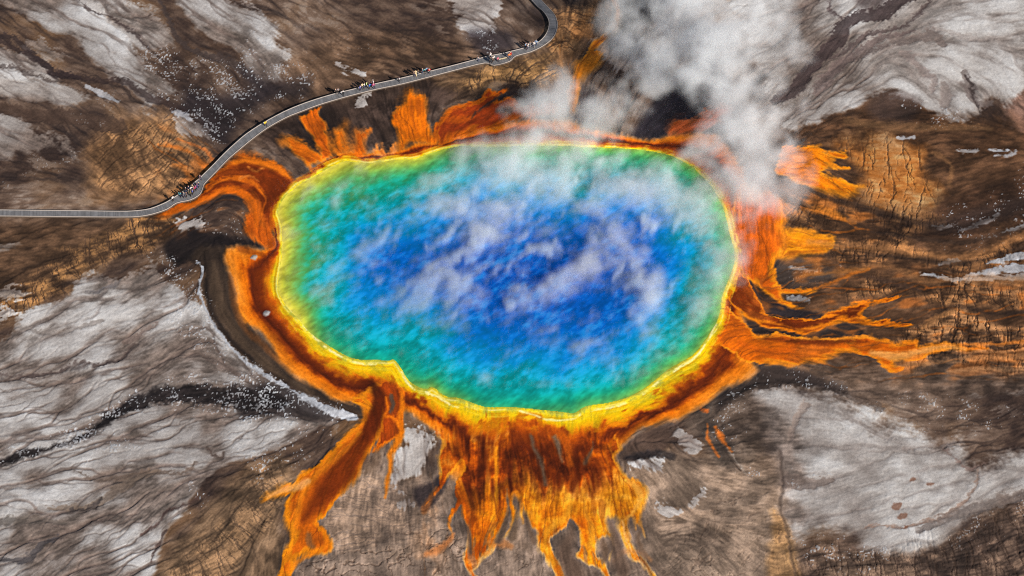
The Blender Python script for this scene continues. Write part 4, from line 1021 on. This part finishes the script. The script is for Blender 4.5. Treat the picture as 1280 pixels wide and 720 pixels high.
for i in range(len(LA)):
    if run[i] < 32 or run[i] > run[-1] - 12 or run[i] < nxt: continue
    nxt = run[i] + 5
    for P, Q in ((LA, LB), (LB, LA)):
        q = P[i] + (Q[i] - P[i]).normalized() * .3
        o = bpy.data.objects.new('post', pm); COL.objects.link(o); o.parent = walk
        o.location = (q.x, q.y, DECK_Z - .182 - .5)

# ------------------------------------------------------------------ people
def skin_mesh(joints, bones, sub=1):
    """joints: name -> (x, y, z, radius); bones: pairs.  One continuous tapered surface."""
    names = list(joints); me = bpy.data.meshes.new('tmp')
    me.from_pydata([joints[n][:3] for n in names], [(names.index(a), names.index(b_)) for a, b_ in bones], [])
    o = bpy.data.objects.new('tmp', me); COL.objects.link(o)
    sk = o.modifiers.new('s', 'SKIN'); sk.use_smooth_shade = True
    for i, n in enumerate(names):
        r = joints[n][3]
        me.skin_vertices[0].data[i].radius = r if isinstance(r, tuple) else (r, r)
        me.skin_vertices[0].data[i].use_root = (i == 0)
    if sub:
        sb = o.modifiers.new('u', 'SUBSURF'); sb.levels = sub; sb.render_levels = sub
    dg = bpy.context.evaluated_depsgraph_get()
    res = bpy.data.meshes.new_from_object(o.evaluated_get(dg))
    bpy.data.objects.remove(o); bpy.data.meshes.remove(me)
    return res
def lerp(a, b_, t): return tuple(a[i] + (b_[i] - a[i]) * t for i in range(3))
def pose(kind):
    """Joint positions, metres, facing +Y, feet at z = 0."""
    J = dict(pelvis=(0, 0, .95), waist=(0, 0, 1.10), chest=(0, .0, 1.30), neck=(0, .0, 1.47), head=(0, .03, 1.60), crown=(0, .02, 1.70))
    for s, n in ((-1, 'a'), (1, 'b')):
        J['sh' + n] = (.19 * s, 0, 1.41); J['el' + n] = (.25 * s, -.02, 1.14); J['wr' + n] = (.25 * s, .08, .90)
        J['hip' + n] = (.10 * s, 0, .90); J['kn' + n] = (.11 * s, .03, .50); J['an' + n] = (.12 * s, -.02, .09); J['toe' + n] = (.14 * s, .16, .04)
    if kind == 'walk':
        J['kna'] = (-.10, .16, .53); J['ana'] = (-.10, .26, .10); J['toea'] = (-.11, .44, .06)
        J['knb'] = (.10, -.03, .50); J['anb'] = (.10, -.28, .14); J['toeb'] = (.11, -.14, .04)
        J['ela'] = (-.26, -.12, 1.17); J['wra'] = (-.24, -.05, .93); J['elb'] = (.26, .06, 1.15); J['wrb'] = (.22, .26, 1.0)
    if kind == 'photo':
        for s, n in ((-1, 'a'), (1, 'b')):
            J['el' + n] = (.26 * s, .20, 1.24); J['wr' + n] = (.07 * s, .36, 1.50)
    if kind == 'lean':
        for s, n in ((-1, 'a'), (1, 'b')):
            J['el' + n] = (.27 * s, .05, 1.15); J['wr' + n] = (.06 * s, .22, 1.10)
    if kind == 'sit':
        for k_ in ('pelvis', 'waist', 'chest', 'neck', 'head', 'crown', 'sha', 'shb', 'ela', 'elb'):
            J[k_] = (J[k_][0], J[k_][1], J[k_][2] - .37)
        for s, n in ((-1, 'a'), (1, 'b')):
            J['hip' + n] = (.10 * s, .02, .55); J['kn' + n] = (.13 * s, .46, .52); J['an' + n] = (.13 * s, .48, .09); J['toe' + n] = (.14 * s, .66, .04)
            J['el' + n] = (.24 * s, .06, .82); J['wr' + n] = (.14 * s, .32, .66)
    return J
def build_kind(kind):
    J = pose(kind)
    R = dict(pelvis=(.13, .10), waist=(.125, .09), chest=(.15, .105), neck=.052, head=(.078, .095), crown=(.06, .07), sh=.058, el=.042, wr=.028, hip=.085, kn=.056, an=.038, toe=.034)
    def rad(n): return R.get(n, R.get(n[:-1]))
    B = [('pelvis', 'waist'), ('waist', 'chest'), ('chest', 'neck'), ('neck', 'head'), ('head', 'crown')]
    for n in 'ab':
        B += [('chest', 'sh' + n), ('sh' + n, 'el' + n), ('el' + n, 'wr' + n), ('pelvis', 'hip' + n), ('hip' + n, 'kn' + n), ('kn' + n, 'an' + n), ('an' + n, 'toe' + n)]
    jj = {n: (*J[n], rad(n)) for n in J}
    bb = list(B)
    for s, n in ((-1, 'a'), (1, 'b')):                           # palm, thumb and four unequal fingers
        wv = Vector(J['wr' + n]); d = (wv - Vector(J['el' + n])).normalized()
        side = d.cross(Vector((s, 0, .2))).normalized(); out = side.cross(d).normalized()
        palm = wv + d * .085
        jj['palm' + n] = (*palm, (.034, .018)); bb.append(('wr' + n, 'palm' + n))
        for f, (off, ln) in enumerate(((-.030, .070), (-.010, .082), (.010, .076), (.028, .060))):
            b0 = palm + side * off + d * .03; b1 = b0 + d * ln * .5; b2 = b1 + d * ln * .4 - out * .03
            for q, (p_, r_) in enumerate(((b0, .0095), (b1, .009), (b2, .007))): jj[f'f{f}{q}{n}'] = (*p_, r_)
            bb += [('palm' + n, f'f{f}0{n}'), (f'f{f}0{n}', f'f{f}1{n}'), (f'f{f}1{n}', f'f{f}2{n}')]
        t0 = wv + d * .035 - side * .035; t1 = t0 + d * .035 - side * .022
        jj['t0' + n] = (*t0, .011); jj['t1' + n] = (*t1, .009); bb += [('wr' + n, 't0' + n), ('t0' + n, 't1' + n)]
    hx = Vector(J['head'])
    jj['nose'] = (hx.x, hx.y + .105, hx.z - .005, .012); bb.append(('head', 'nose'))
    for s, n in ((-1, 'a'), (1, 'b')):
        jj['ear' + n] = (hx.x + s * .088, hx.y - .01, hx.z, .014); bb.append(('head', 'ear' + n))
    out = {'body': skin_mesh(jj, bb, 1)}
    g = lambda n, k_: (*J[n], (tuple(q * k_ for q in rad(n)) if isinstance(rad(n), tuple) else rad(n) * k_))
    jk = {n: g(n, 1.22) for n in ('chest', 'waist', 'sha', 'shb', 'ela', 'elb')}
    jk['pelvis'] = (*lerp(J['pelvis'], J['waist'], .15), (.155, .125))
    jk['collar'] = (*lerp(J['chest'], J['neck'], .72), .075)
    for n in 'ab': jk['wr' + n] = (*lerp(J['el' + n], J['wr' + n], .9), .042)
    out['jacket'] = skin_mesh(jk, [('pelvis', 'waist'), ('waist', 'chest'), ('chest', 'collar')] + [x for n in 'ab' for x in (('chest', 'sh' + n), ('sh' + n, 'el' + n), ('el' + n, 'wr' + n))], 1)
    tr = {'pelvis': (*J['pelvis'], (.14, .112))}
    for n in 'ab':
        tr['hip' + n] = (*J['hip' + n], .102); tr['kn' + n] = (*J['kn' + n], .072); tr['an' + n] = (*lerp(J['kn' + n], J['an' + n], .93), .056)
    out['trousers'] = skin_mesh(tr, [x for n in 'ab' for x in (('pelvis', 'hip' + n), ('hip' + n, 'kn' + n), ('kn' + n, 'an' + n))], 1)
    for n in 'ab':
        out['shoe' + n] = skin_mesh({'h': (J['an' + n][0], J['an' + n][1] - .03, J['toe' + n][2] + .015, .052), 'm': (*lerp(J['an' + n], J['toe' + n], .5)[:2], J['toe' + n][2] + .012, .05), 't': (J['toe' + n][0], J['toe' + n][1] + .02, J['toe' + n][2] + .004, .044)}, [('h', 'm'), ('m', 't')], 1)
    hd, cr = Vector(J['head']), Vector(J['crown'])
    out['hair'] = skin_mesh({'a': (hd.x, hd.y - .055, hd.z - .01, (.078, .062)), 'b': (hd.x, hd.y - .045, hd.z + .07, (.092, .075)), 'c': (cr.x, cr.y + .0, cr.z + .02, (.078, .085))}, [('a', 'b'), ('b', 'c')], 1)
    ch, wa_ = Vector(J['chest']), Vector(J['waist'])
    out['backpack'] = skin_mesh({'a': (0, wa_.y - .2, wa_.z - .02, (.13, .08)), 'b': (0, ch.y - .22, ch.z - .02, (.15, .1)), 'c': (0, ch.y - .19, ch.z + .12, (.12, .07))}, [('a', 'b'), ('b', 'c')], 1)
    return out
KINDS = {q: build_kind(q) for q in ('stand', 'walk', 'photo', 'lean', 'sit')}
_mats = {}
def cloth(c):
    if c not in _mats: _mats[c] = simple_mat('cloth_%d' % len(_mats), c, .85, .12, 6)
    return _mats[c]
M_SKIN = [simple_mat('skin_tone', c, .6, .08, 10) for c in ((205, 160, 135), (150, 105, 80), (225, 180, 155))]
HAIR = [(40, 28, 22), (92, 64, 40), (20, 18, 18), (170, 140, 90), (215, 210, 205)]
CLR = {'navy': (22, 28, 62), 'black': (20, 20, 24), 'dark teal': (14, 66, 74), 'turquoise': (50, 170, 180), 'white': (232, 232, 230), 'grey': (120, 122, 128),
       'blue': (36, 88, 190), 'bright blue': (30, 120, 225), 'magenta': (176, 40, 120), 'yellow': (244, 210, 40), 'orange': (240, 130, 30), 'red': (196, 36, 38),
       'pink': (232, 128, 150), 'cream': (226, 206, 160), 'olive': (112, 108, 52), 'purple': (84, 52, 120), 'pale green': (180, 214, 130), 'khaki': (150, 130, 96),
       'pale blue': (150, 186, 224), 'denim': (52, 70, 104), 'brown': (92, 66, 48)}
CROWD = 'visitors on the boardwalk'
# feet u, v, height of the floor they stand on, pose, heading (degrees), top, legs, hair or hat, backpack colour, label
PEOPLE = [
 (216.6,251.6,'stand',150,'white','black',0,None,'person in white top and black trousers standing alone just before the crowded lookout'),
 (226.2,246.4,'photo',200,'turquoise','navy',1,None,'person in turquoise top raising both hands at the crowd\'s outer end'),
 (230.3,247.0,'stand',190,'grey','navy',2,None,'person in grey top and navy trousers in the lookout crowd'),
 (233.5,246.6,'stand',170,'navy','black',0,'black','person all in navy and black with a black backpack in the lookout crowd'),
 (232.8,241.0,'lean',160,'black','denim',4,None,'white haired person in black jacket by the inland kerb of the crowded lookout'),
 (236.6,243.4,'stand',200,'dark teal','black',2,None,'person in dark teal jacket in the middle of the lookout crowd'),
 (236.4,238.6,'stand',140,'navy','denim',1,None,'person in navy jacket and blue jeans at the inland kerb of the lookout'),
 (238.9,245.2,'photo',190,'olive','black',3,None,'fair haired person in olive jacket taking a picture in the lookout crowd'),
 (239.8,240.4,'walk',120,'white','navy',2,'navy','person in white top with navy backpack walking through the lookout crowd'),
 (241.2,243.2,'stand',180,'blue','black',0,None,'person in blue jacket at the water side kerb of the lookout'),
 (241.3,236.6,'lean',210,'cream','navy',1,None,'person in cream top and navy trousers in the lookout crowd'),
 (242.9,240.4,'stand',170,'black','black',2,'red','person all in black with red backpack in the lookout crowd'),
 (245.4,238.4,'photo',200,'magenta','black',0,None,'person in magenta jacket taking a picture at the water side of the lookout'),
 (247.0,236.0,'stand',170,'purple','denim',1,None,'person in purple jacket and jeans at the water side of the lookout'),
 (249.0,234.2,'stand',200,'dark teal','denim',3,None,'fair haired person in dark teal jacket and jeans at the far corner of the lookout'),
 (250.6,225.2,'walk',310,'navy','navy',0,None,'person all in navy walking away from the crowded lookout'),
 (332.4,158.2,'walk',120,'yellow','black',2,None,'person in bright yellow jacket walking alone on the bend of the boardwalk'),
 (419.8,117.2,'walk',100,'black','black',0,None,'person all in black, hindmost walker of the dark trio before the blue group'),
 (423.0,117.0,'walk',100,'grey','black',1,None,'person in grey top and black trousers, middle walker of a trio'),
 (429.0,119.8,'walk',110,'white','black',2,'black','person in white top and black trousers with black backpack, first of a trio'),
 (450.6,113.6,'stand',150,'blue','navy',0,None,'person in blue jacket and navy trousers at the edge of the blue group'),
 (453.2,111.2,'walk',100,'cream','black',3,None,'fair haired person in cream top beside the person in blue'),
 (455.8,109.8,'stand',180,'white','denim',1,None,'person in white top and jeans in the middle of the blue group'),
 (458.6,109.4,'stand',160,'pale green','navy',2,None,'person in pale green top and navy trousers in the blue group'),
 (461.9,111.2,'stand',190,'bright blue','black',0,'bright blue','person in bright blue jacket with bright blue backpack near the water side kerb'),
 (464.4,108.2,'photo',170,'navy','black',1,None,'person in navy jacket taking a picture in the blue group'),
 (467.3,110.6,'walk',280,'magenta','navy',2,None,'person in magenta top and navy trousers at the end of the blue group'),
 (466.6,106.6,'stand',200,'white','pink',4,None,'white haired person in white top and pink trousers behind the one in magenta'),
 (499.1,102.7,'walk',100,'navy','black',0,'white','person in navy jacket carrying a white backpack alone between two groups'),
 (517.7,95.6,'walk',95,'black','navy',2,None,'person in black jacket and navy trousers behind the walker in cream'),
 (519.9,95.0,'walk',95,'cream','cream',3,None,'person in cream from head to foot walking beside two in dark clothes'),
 (522.9,93.6,'walk',95,'black','grey',1,None,'person in black jacket and grey trousers ahead of the walker in cream'),
 (528.2,92.0,'stand',150,'navy','denim',0,None,'person in navy jacket and jeans behind the one in dark teal and red'),
 (531.1,92.2,'walk',90,'turquoise','black',2,'dark teal','person in turquoise top with dark teal backpack walking past the middle stretch'),
 (534.0,90.8,'walk',95,'pale blue','navy',1,None,'person in pale blue top and navy trousers beside the one in red'),
 (536.9,92.3,'walk',95,'red','black',0,None,'person in red jacket and black trousers on the middle stretch of boardwalk'),
 (598.0,77.2,'walk',95,'grey','denim',2,None,'person in grey top and jeans walking up to the bench lookout'),
 (612.8,78.4,'stand',170,'dark teal','black',1,None,'person in dark teal jacket and black trousers at the near corner of the bench lookout'),
 (615.4,78.4,'photo',180,'black','black',0,None,'person all in black taking a picture beside the bench'),
 (613.2,72.4,'lean',330,'white','navy',4,None,'white haired person in white top at the inland kerb of the bench lookout'),
 (617.0,76.6,'stand',120,'white','brown',3,None,'fair haired person in white top and brown trousers at the bench end'),
 (638.2,71.6,'stand',240,'red','navy',2,None,'person in red jacket and navy trousers standing behind the one in orange'),
 (636.6,73.2,'walk',270,'orange','denim',1,None,'person in orange top and jeans stepping round the bench end'),
 (657.0,60.4,'stand',160,'pale blue','black',0,None,'person in pale blue top and black trousers, first of the group before the curve'),
 (658.8,62.4,'stand',170,'navy','navy',2,'white','person in navy with a white backpack at the near end of the curve group'),
 (660.2,60.4,'photo',190,'white','denim',1,None,'person in white top and jeans taking a picture before the curve'),
 (662.6,59.2,'walk',90,'grey','grey',3,None,'fair haired person in grey top and trousers in the curve group'),
 (666.0,58.4,'stand',170,'black','denim',2,None,'person in black jacket and jeans in the curve group'),
 (667.6,58.9,'walk',80,'white','grey',0,None,'person in white top and grey trousers in the curve group'),
 (670.2,57.0,'walk',70,'pale blue','denim',4,None,'white haired person in pale blue top leading the group round the curve'),
]
def dress(root, kind, top, legs, hair, pack, i):
    parts = KINDS[kind]
    body = bpy.data.objects.new('body', parts['body'])
    sets = [('body', 'body', M_SKIN[i % 3]), ('jacket', 'jacket', cloth(CLR[top])), ('trousers', 'trousers', cloth(CLR[legs])), ('shoe', 'shoea', cloth((38, 34, 34))), ('shoe', 'shoeb', cloth((38, 34, 34))), ('hair', 'hair', cloth(HAIR[hair]))]
    if pack: sets.append(('backpack', 'backpack', cloth(CLR[pack])))
    bpy.data.objects.remove(body)
    for name, key, mat in sets:
        o = bpy.data.objects.new(name, parts[key]); COL.objects.link(o); o.parent = root
        if not o.data.materials: o.data.materials.append(mat)
        o.material_slots[0].link = 'OBJECT'; o.material_slots[0].material = mat
for i, (u, v, kind, hd, top, legs, hair, pack, lab) in enumerate(PEOPLE):
    x, y = to_ground(u, v, DECK_Z)
    r = empty('person', (float(x), float(y), DECK_Z), math.radians(hd - 90))
    s = .96 + .1 * ((i * 37) % 11) / 11; r.scale = (s * 1.28, s * 1.28, s * 1.1)
    tag(r, lab, 'person', CROWD)
    dress(r, kind, top, legs, hair, pack, i)
# bench on the wide platform and the one sitting there
def box_mesh(name, sx, sy, sz, bev=.02):
    bm = bmesh.new(); bmesh.ops.create_cube(bm, size=1); bmesh.ops.scale(bm, vec=(sx, sy, sz), verts=bm.verts)
    bmesh.ops.bevel(bm, geom=bm.edges[:], offset=bev, segments=2, affect='EDGES')
    me = bpy.data.meshes.new(name); bm.to_mesh(me); bm.free(); return me
p0 = Vector((*map(float, to_ground(621.0, 76.3, DECK_Z)), 0)); p1 = Vector((*map(float, to_ground(633.6, 73.4, DECK_Z)), 0))
mid = (p0 + p1) / 2; ang = math.atan2(p1.y - p0.y, p1.x - p0.x); ln = (p1 - p0).length
bench = empty('bench', (mid.x, mid.y, DECK_Z), ang)
tag(bench, 'long plain timber bench in the middle of the widened boardwalk platform', 'bench')
M_BENCH = simple_mat('bench_timber', (216, 196, 160), .8, .15, 4)
seat = link('seat', box_mesh('seat', ln, .42, .07), bench, [M_BENCH]); seat.location = (0, 0, .435)
lg = box_mesh('leg', .1, .36, .395, .01); lg.materials.append(M_POST)
for t in (-.44, 0, .44):
    o = bpy.data.objects.new('leg', lg); COL.objects.link(o); o.parent = bench; o.location = (ln * t, 0, .1985)
sx = mid + (p0 - mid) * .8
r = empty('person', (sx.x + math.sin(ang) * .0, sx.y, DECK_Z), ang + math.pi)
tag(r, 'person in pink top and navy trousers sitting on the bench', 'person', CROWD)
dress(r, 'sit', 'pink', 'navy', 1, None, 1)
STEAM_DENSITY = 0.115; VEIL_DENSITY = 0.34

# ------------------------------------------------------------------ steam rising from the spring
_T3 = np.random.RandomState(11).rand(64, 64, 64).astype(np.float32)
def vn3(x, y, z):
    xi = np.floor(x); yi = np.floor(y); zi = np.floor(z)
    fx, fy, fz = x - xi, y - yi, z - zi
    xi = xi.astype(np.int32) & 63; yi = yi.astype(np.int32) & 63; zi = zi.astype(np.int32) & 63
    x1, y1, z1 = (xi + 1) & 63, (yi + 1) & 63, (zi + 1) & 63
    fx = fx * fx * (3 - 2 * fx); fy = fy * fy * (3 - 2 * fy); fz = fz * fz * (3 - 2 * fz)
    def L(a, b_, t): return a + (b_ - a) * t
    return L(L(L(_T3[xi, yi, zi], _T3[x1, yi, zi], fx), L(_T3[xi, y1, zi], _T3[x1, y1, zi], fx), fy),
             L(L(_T3[xi, yi, z1], _T3[x1, yi, z1], fx), L(_T3[xi, y1, z1], _T3[x1, y1, z1], fx), fy), fz)
def fbm3(x, y, z, octv=4):
    s = 0; a = 1; t = 0
    for _ in range(octv):
        s = s + a * vn3(x, y, z); t += a; a *= .52
        x, y, z = x * 2.07 + 5.1, y * 2.07 + 3.3, z * 2.07 + 1.7
    return s / t
# plumes: (u, v of the survey, height, radius, strength) along each
PLUME = [
 # the main column at the far right end, leaning back and to the left as it climbs
 [(925,300,1.5,4,.4),(932,262,3,8,.8),(948,225,6,11,1),(952,185,11,11,1),(948,145,18,11,1),(932,108,25,11,1),(908,70,31,12,1),(886,30,36,13,1),(868,-20,42,15,.9),(860,-50,45,15,.7)],
 [(872,240,1.5,7,.8),(900,205,4,9,.9),(925,170,9,9,.9)],
 [(960,120,18,8,.6),(965,70,26,9,.6),(945,25,34,10,.6),(930,-30,41,11,.4)],
 # thin left column past the end of the walk
 [(590,238,1,5,.5),(640,215,3,8,1),(660,180,7,8,.95),(682,140,12,7,.75),(700,105,16,5,.4)],
 # middle column
 [(690,222,1.5,7,.95),(716,196,4,8,.95),(748,160,9,7,.8),(776,125,15,7,.8),(806,85,21,9,.95),(825,42,28,11,.95),(848,0,34,13,.95),(855,-45,39,14,.8)],
 [(780,30,27,8,.45),(805,0,31,10,.5),(815,-30,35,11,.4)],
 [(650,160,9,6,.4),(690,172,8,6,.5),(730,185,6,6,.5)],
 # bank along the far shore
 [(545,226,.8,4,.4),(600,222,1.5,6,.85),(650,212,2,8,1),(710,212,2,8,1),(750,214,2,6,.7),(800,222,1.5,4,.4),(850,222,1.5,5,.5),(880,214,2,7,.9),(915,235,2.5,9,1)],
 [(560,205,1,4,.5),(620,190,2,6,.8),(700,178,3,8,.85),(740,186,3,5,.5)],
 # over the water
 [(735,262,1,5,.7),(765,300,1,6,.9),(792,335,1,6,.8),(806,370,1,5,.65),(812,410,1,4,.55),(826,445,.8,3,.4)],
 [(770,240,1.2,6,.75),(820,250,1.2,7,.85),(870,262,1.2,7,.95),(905,290,1.5,7,1),(905,335,1.2,6,.9),(880,380,1,5,.75),(850,430,.8,4,.55),(825,465,.8,3,.4)],
 [(700,240,1,6,.8),(655,252,1,6,.75),(618,282,1,5,.6),(585,312,.8,3.5,.4)],
 [(655,372,1,4,.4),(695,355,1,5,.55),(735,342,1,5,.5)],
 [(690,300,1,4,.5),(740,330,1,4,.5)],
 [(420,335,.8,1.8,.35),(465,303,.9,2.6,.5),(510,275,1,3.2,.6),(548,255,1,3.2,.55)],
 [(555,258,1,4,.65),(600,262,1,5,.7),(640,268,1,5,.65)],
 [(515,352,.8,2.2,.4),(540,325,.8,3.4,.55),(565,352,.8,3,.5)],
 [(560,400,.8,2.5,.35),(600,370,.8,3,.4)],
]
VS = 0.6
x0, x1 = -58.0, 96.0; y0, y1 = -32.0, 150.0; z0, z1 = 0.12, 36.0
nx, ny, nz = int((x1 - x0) / VS), int((y1 - y0) / VS), int((z1 - z0) / VS)
D = np.zeros((nx, ny, nz), np.float32)
gxv = x0 + (np.arange(nx) + .5) * (x1 - x0) / nx; gyv = y0 + (np.arange(ny) + .5) * (y1 - y0) / ny; gzv = z0 + (np.arange(nz) + .5) * (z1 - z0) / nz
F = np.zeros_like(D)
for pl in PLUME:
    P = []
    for u, v, z, r, s in pl:
        z = max(.8, z * .62); gx1, gy1 = to_ground(u, v, z); P.append((float(gx1), float(gy1), z, r, s))
    for a, c in zip(P[:-1], P[1:]):
        R = max(a[3], c[3]) * 1.35
        ii = [np.clip(np.searchsorted(g, (min(a[q], c[q]) - R, max(a[q], c[q]) + R)), 0, len(g)) for q, g in enumerate((gxv, gyv, gzv))]
        if any(e <= s_ for s_, e in ii): continue
        S = tuple(slice(s_, e) for s_, e in ii)
        X, Y, Zv = np.meshgrid(gxv[S[0]], gyv[S[1]], gzv[S[2]], indexing='ij')
        e = np.array(c[:3]) - np.array(a[:3]); L2 = (e ** 2).sum() + 1e-6
        t = np.clip(((X - a[0]) * e[0] + (Y - a[1]) * e[1] + (Zv - a[2]) * e[2]) / L2, 0, 1)
        d = np.sqrt((X - a[0] - t * e[0]) ** 2 + (Y - a[1] - t * e[1]) ** 2 + ((Zv - a[2] - t * e[2]) * 1.0) ** 2)
        r = a[3] + (c[3] - a[3]) * t; s = a[4] + (c[4] - a[4]) * t
        F[S] = np.maximum(F[S], np.clip(1.35 - d / r, 0, 1) * (.35 + .65 * s))
mk = F > 0
I = np.nonzero(mk)
X, Y, Zv = gxv[I[0]], gyv[I[1]], gzv[I[2]]
wv = fbm3(X / 14, Y / 14, Zv / 14, 3) - .5
n = fbm3(X / 9 + wv * 1.5, Y / 9 + wv * 1.5, Zv / 9 - wv, 5)
n2 = fbm3(X / 3.2 + 9, Y / 3.2 + wv * 3, Zv / 3.2, 3)
f = F[I]
n3 = fbm3(X / 1.5 + 4, Y / 1.5 + wv * 2, Zv / 1.5, 2)
q = f * 1.3 + (n - .5) * 3.4 + (n2 - .5) * 1.9 + (n3 - .5) * .7 - .55
D[I] = np.clip(q * 1.2, 0, 1.4) * np.clip(f * 3, 0, 1)
def steam_volume(name, D, lo, hi, density, label, tint):
    nx, ny, nz = D.shape
    gxv, gyv, gzv = [lo[q] + (np.arange(D.shape[q]) + .5) * (hi[q] - lo[q]) / D.shape[q] for q in range(3)]
    (x0, y0, z0), (x1, y1, z1) = lo, hi
    pts_me = bpy.data.meshes.new(name)
    nvox = nx * ny * nz
    pts_me.vertices.add(nvox)
    gp = np.stack(np.meshgrid(gxv, gyv, gzv, indexing='ij'), -1).reshape(-1, 3).astype(np.float32)
    pts_me.vertices.foreach_set('co', gp.ravel())
    set_f(pts_me, 'amount', D.ravel())
    k = N('steam_vapour')
    for n_ in list(k.t.nodes):
        if n_ != k.out: k.t.nodes.remove(n_)
    pv = k.new('ShaderNodeVolumePrincipled')
    pv.inputs['Color'].default_value = tint; pv.inputs['Anisotropy'].default_value = -.1
    pv.inputs['Density Attribute'].default_value = ''
    at = k.new('ShaderNodeAttribute', attribute_name='density')
    k.link(k.math('MULTIPLY', at.outputs['Fac'], density), pv.inputs['Density'])
    k.link(pv.outputs[0], k.out.inputs['Volume'])
    steam = link(name, pts_me, None, [k.m])
    tag(steam, label, None, None, 'stuff')
    gn = bpy.data.node_groups.new('steam_grid', 'GeometryNodeTree')
    gn.interface.new_socket('Geometry', in_out='INPUT', socket_type='NodeSocketGeometry')
    gn.interface.new_socket('Geometry', in_out='OUTPUT', socket_type='NodeSocketGeometry')
    nd = gn.nodes; gi = nd.new('NodeGroupInput'); go = nd.new('NodeGroupOutput')
    pos = nd.new('GeometryNodeInputPosition'); sep = nd.new('ShaderNodeSeparateXYZ'); gn.links.new(pos.outputs[0], sep.inputs[0])
    def gm(op, a, b_=None):
        n_ = nd.new('ShaderNodeMath'); n_.operation = op
        for i, q in enumerate((a, b_)):
            if q is None: continue
            if isinstance(q, (int, float)): n_.inputs[i].default_value = q
            else: gn.links.new(q, n_.inputs[i])
        return n_.outputs[0]
    def cell(o, lo, hi, cnt):
        return gm('MINIMUM', gm('MAXIMUM', gm('FLOOR', gm('MULTIPLY', gm('SUBTRACT', o, lo), cnt / (hi - lo))), 0), cnt - 1)
    ix, iy, iz = cell(sep.outputs[0], x0, x1, nx), cell(sep.outputs[1], y0, y1, ny), cell(sep.outputs[2], z0, z1, nz)
    na = nd.new('GeometryNodeInputNamedAttribute'); na.data_type = 'FLOAT'; na.inputs['Name'].default_value = 'amount'
    si = nd.new('GeometryNodeSampleIndex'); si.data_type = 'FLOAT'; si.domain = 'POINT'
    gn.links.new(gi.outputs[0], si.inputs['Geometry']); gn.links.new(na.outputs[0], si.inputs['Value'])
    # index in two exact integer steps: ((ix * ny) + iy) * nz + iz
    f2i = nd.new('FunctionNodeIntegerMath'); f2i.operation = 'MULTIPLY_ADD'
    gn.links.new(ix, f2i.inputs[0]); f2i.inputs[1].default_value = ny; gn.links.new(iy, f2i.inputs[2])
    f3i = nd.new('FunctionNodeIntegerMath'); f3i.operation = 'MULTIPLY_ADD'
    gn.links.new(f2i.outputs[0], f3i.inputs[0]); f3i.inputs[1].default_value = nz; gn.links.new(iz, f3i.inputs[2])
    gn.links.new(f3i.outputs[0], si.inputs['Index'])
    vc = nd.new('GeometryNodeVolumeCube')
    vc.inputs['Min'].default_value = (x0, y0, z0); vc.inputs['Max'].default_value = (x1, y1, z1)
    vc.inputs['Resolution X'].default_value = nx; vc.inputs['Resolution Y'].default_value = ny; vc.inputs['Resolution Z'].default_value = nz
    gn.links.new(si.outputs[0], vc.inputs['Density'])
    sm = nd.new('GeometryNodeSetMaterial'); sm.inputs['Material'].default_value = k.m
    gn.links.new(vc.outputs[0], sm.inputs['Geometry']); gn.links.new(sm.outputs[0], go.inputs[0])
    steam.modifiers.new('grid', 'NODES').node_group = gn

steam_volume('steam', D, (x0, y0, z0), (x1, y1, z1), STEAM_DENSITY, 'white steam column rising from the far shore of the hot spring', (.975, .988, 1, 1))
# thin veils skimming the water, drawn out along the breeze
vx, vy = np.meshgrid(-58 + (np.arange(390) + .5) * .3, -30 + (np.arange(270) + .5) * .3, indexing='ij')
A_ = vx * ca + vy * sa; B_ = -vx * sa + vy * ca
wq_ = fbm(vx / 10, vy / 10, 3, 63) - .5
v1 = fbm(A_ / 8 + wq_ * 1.5, B_ / 3.4 + wq_ * 2.4, 6, 61, .55)
v0 = fbm(vx / 16, vy / 16, 3, 64)
v2 = fbm(A_ / 3.0, B_ / 1.8 + wq_ * 3, 4, 62)
pgx, pgy = to_ground(pool_line[:, 0], pool_line[:, 1])
inside = sdf(np.stack([pgx, pgy], -1), vx, vy)
cx, cy = to_ground(745, 275)
msk = (.30 + .70 * np.exp(-(((vx - cx) / 34) ** 2 + ((vy - cy) / 26) ** 2))) * sstep(-3, 8, inside)
veil = np.clip((v1 - .5) * 6.5 + (v2 - .5) * 3.2 + (v0 - .5) * 2.5 - .70, 0, 1.6) * msk
v3 = fbm(A_ / 2.6 + wq_ * 2, B_ / 1.3 + wq_ * 2, 4, 65)
veil = veil + np.clip((v3 - .5) * 4 + (v0 - .5) * 2 + (v1 - .5) * 2 - .1, 0, 1) * .16 * sstep(0, 10, inside) + .0008
VD = np.stack([veil * q_ for q_ in (.8, 1, .8, .45, .15)], -1).astype(np.float32)
steam_volume('steam', VD, (-58, -30, .21), (59, 51, 2.71), VEIL_DENSITY, 'thin torn veils of steam skimming over the blue water of the hot spring', (.91, .975, 1, 1))
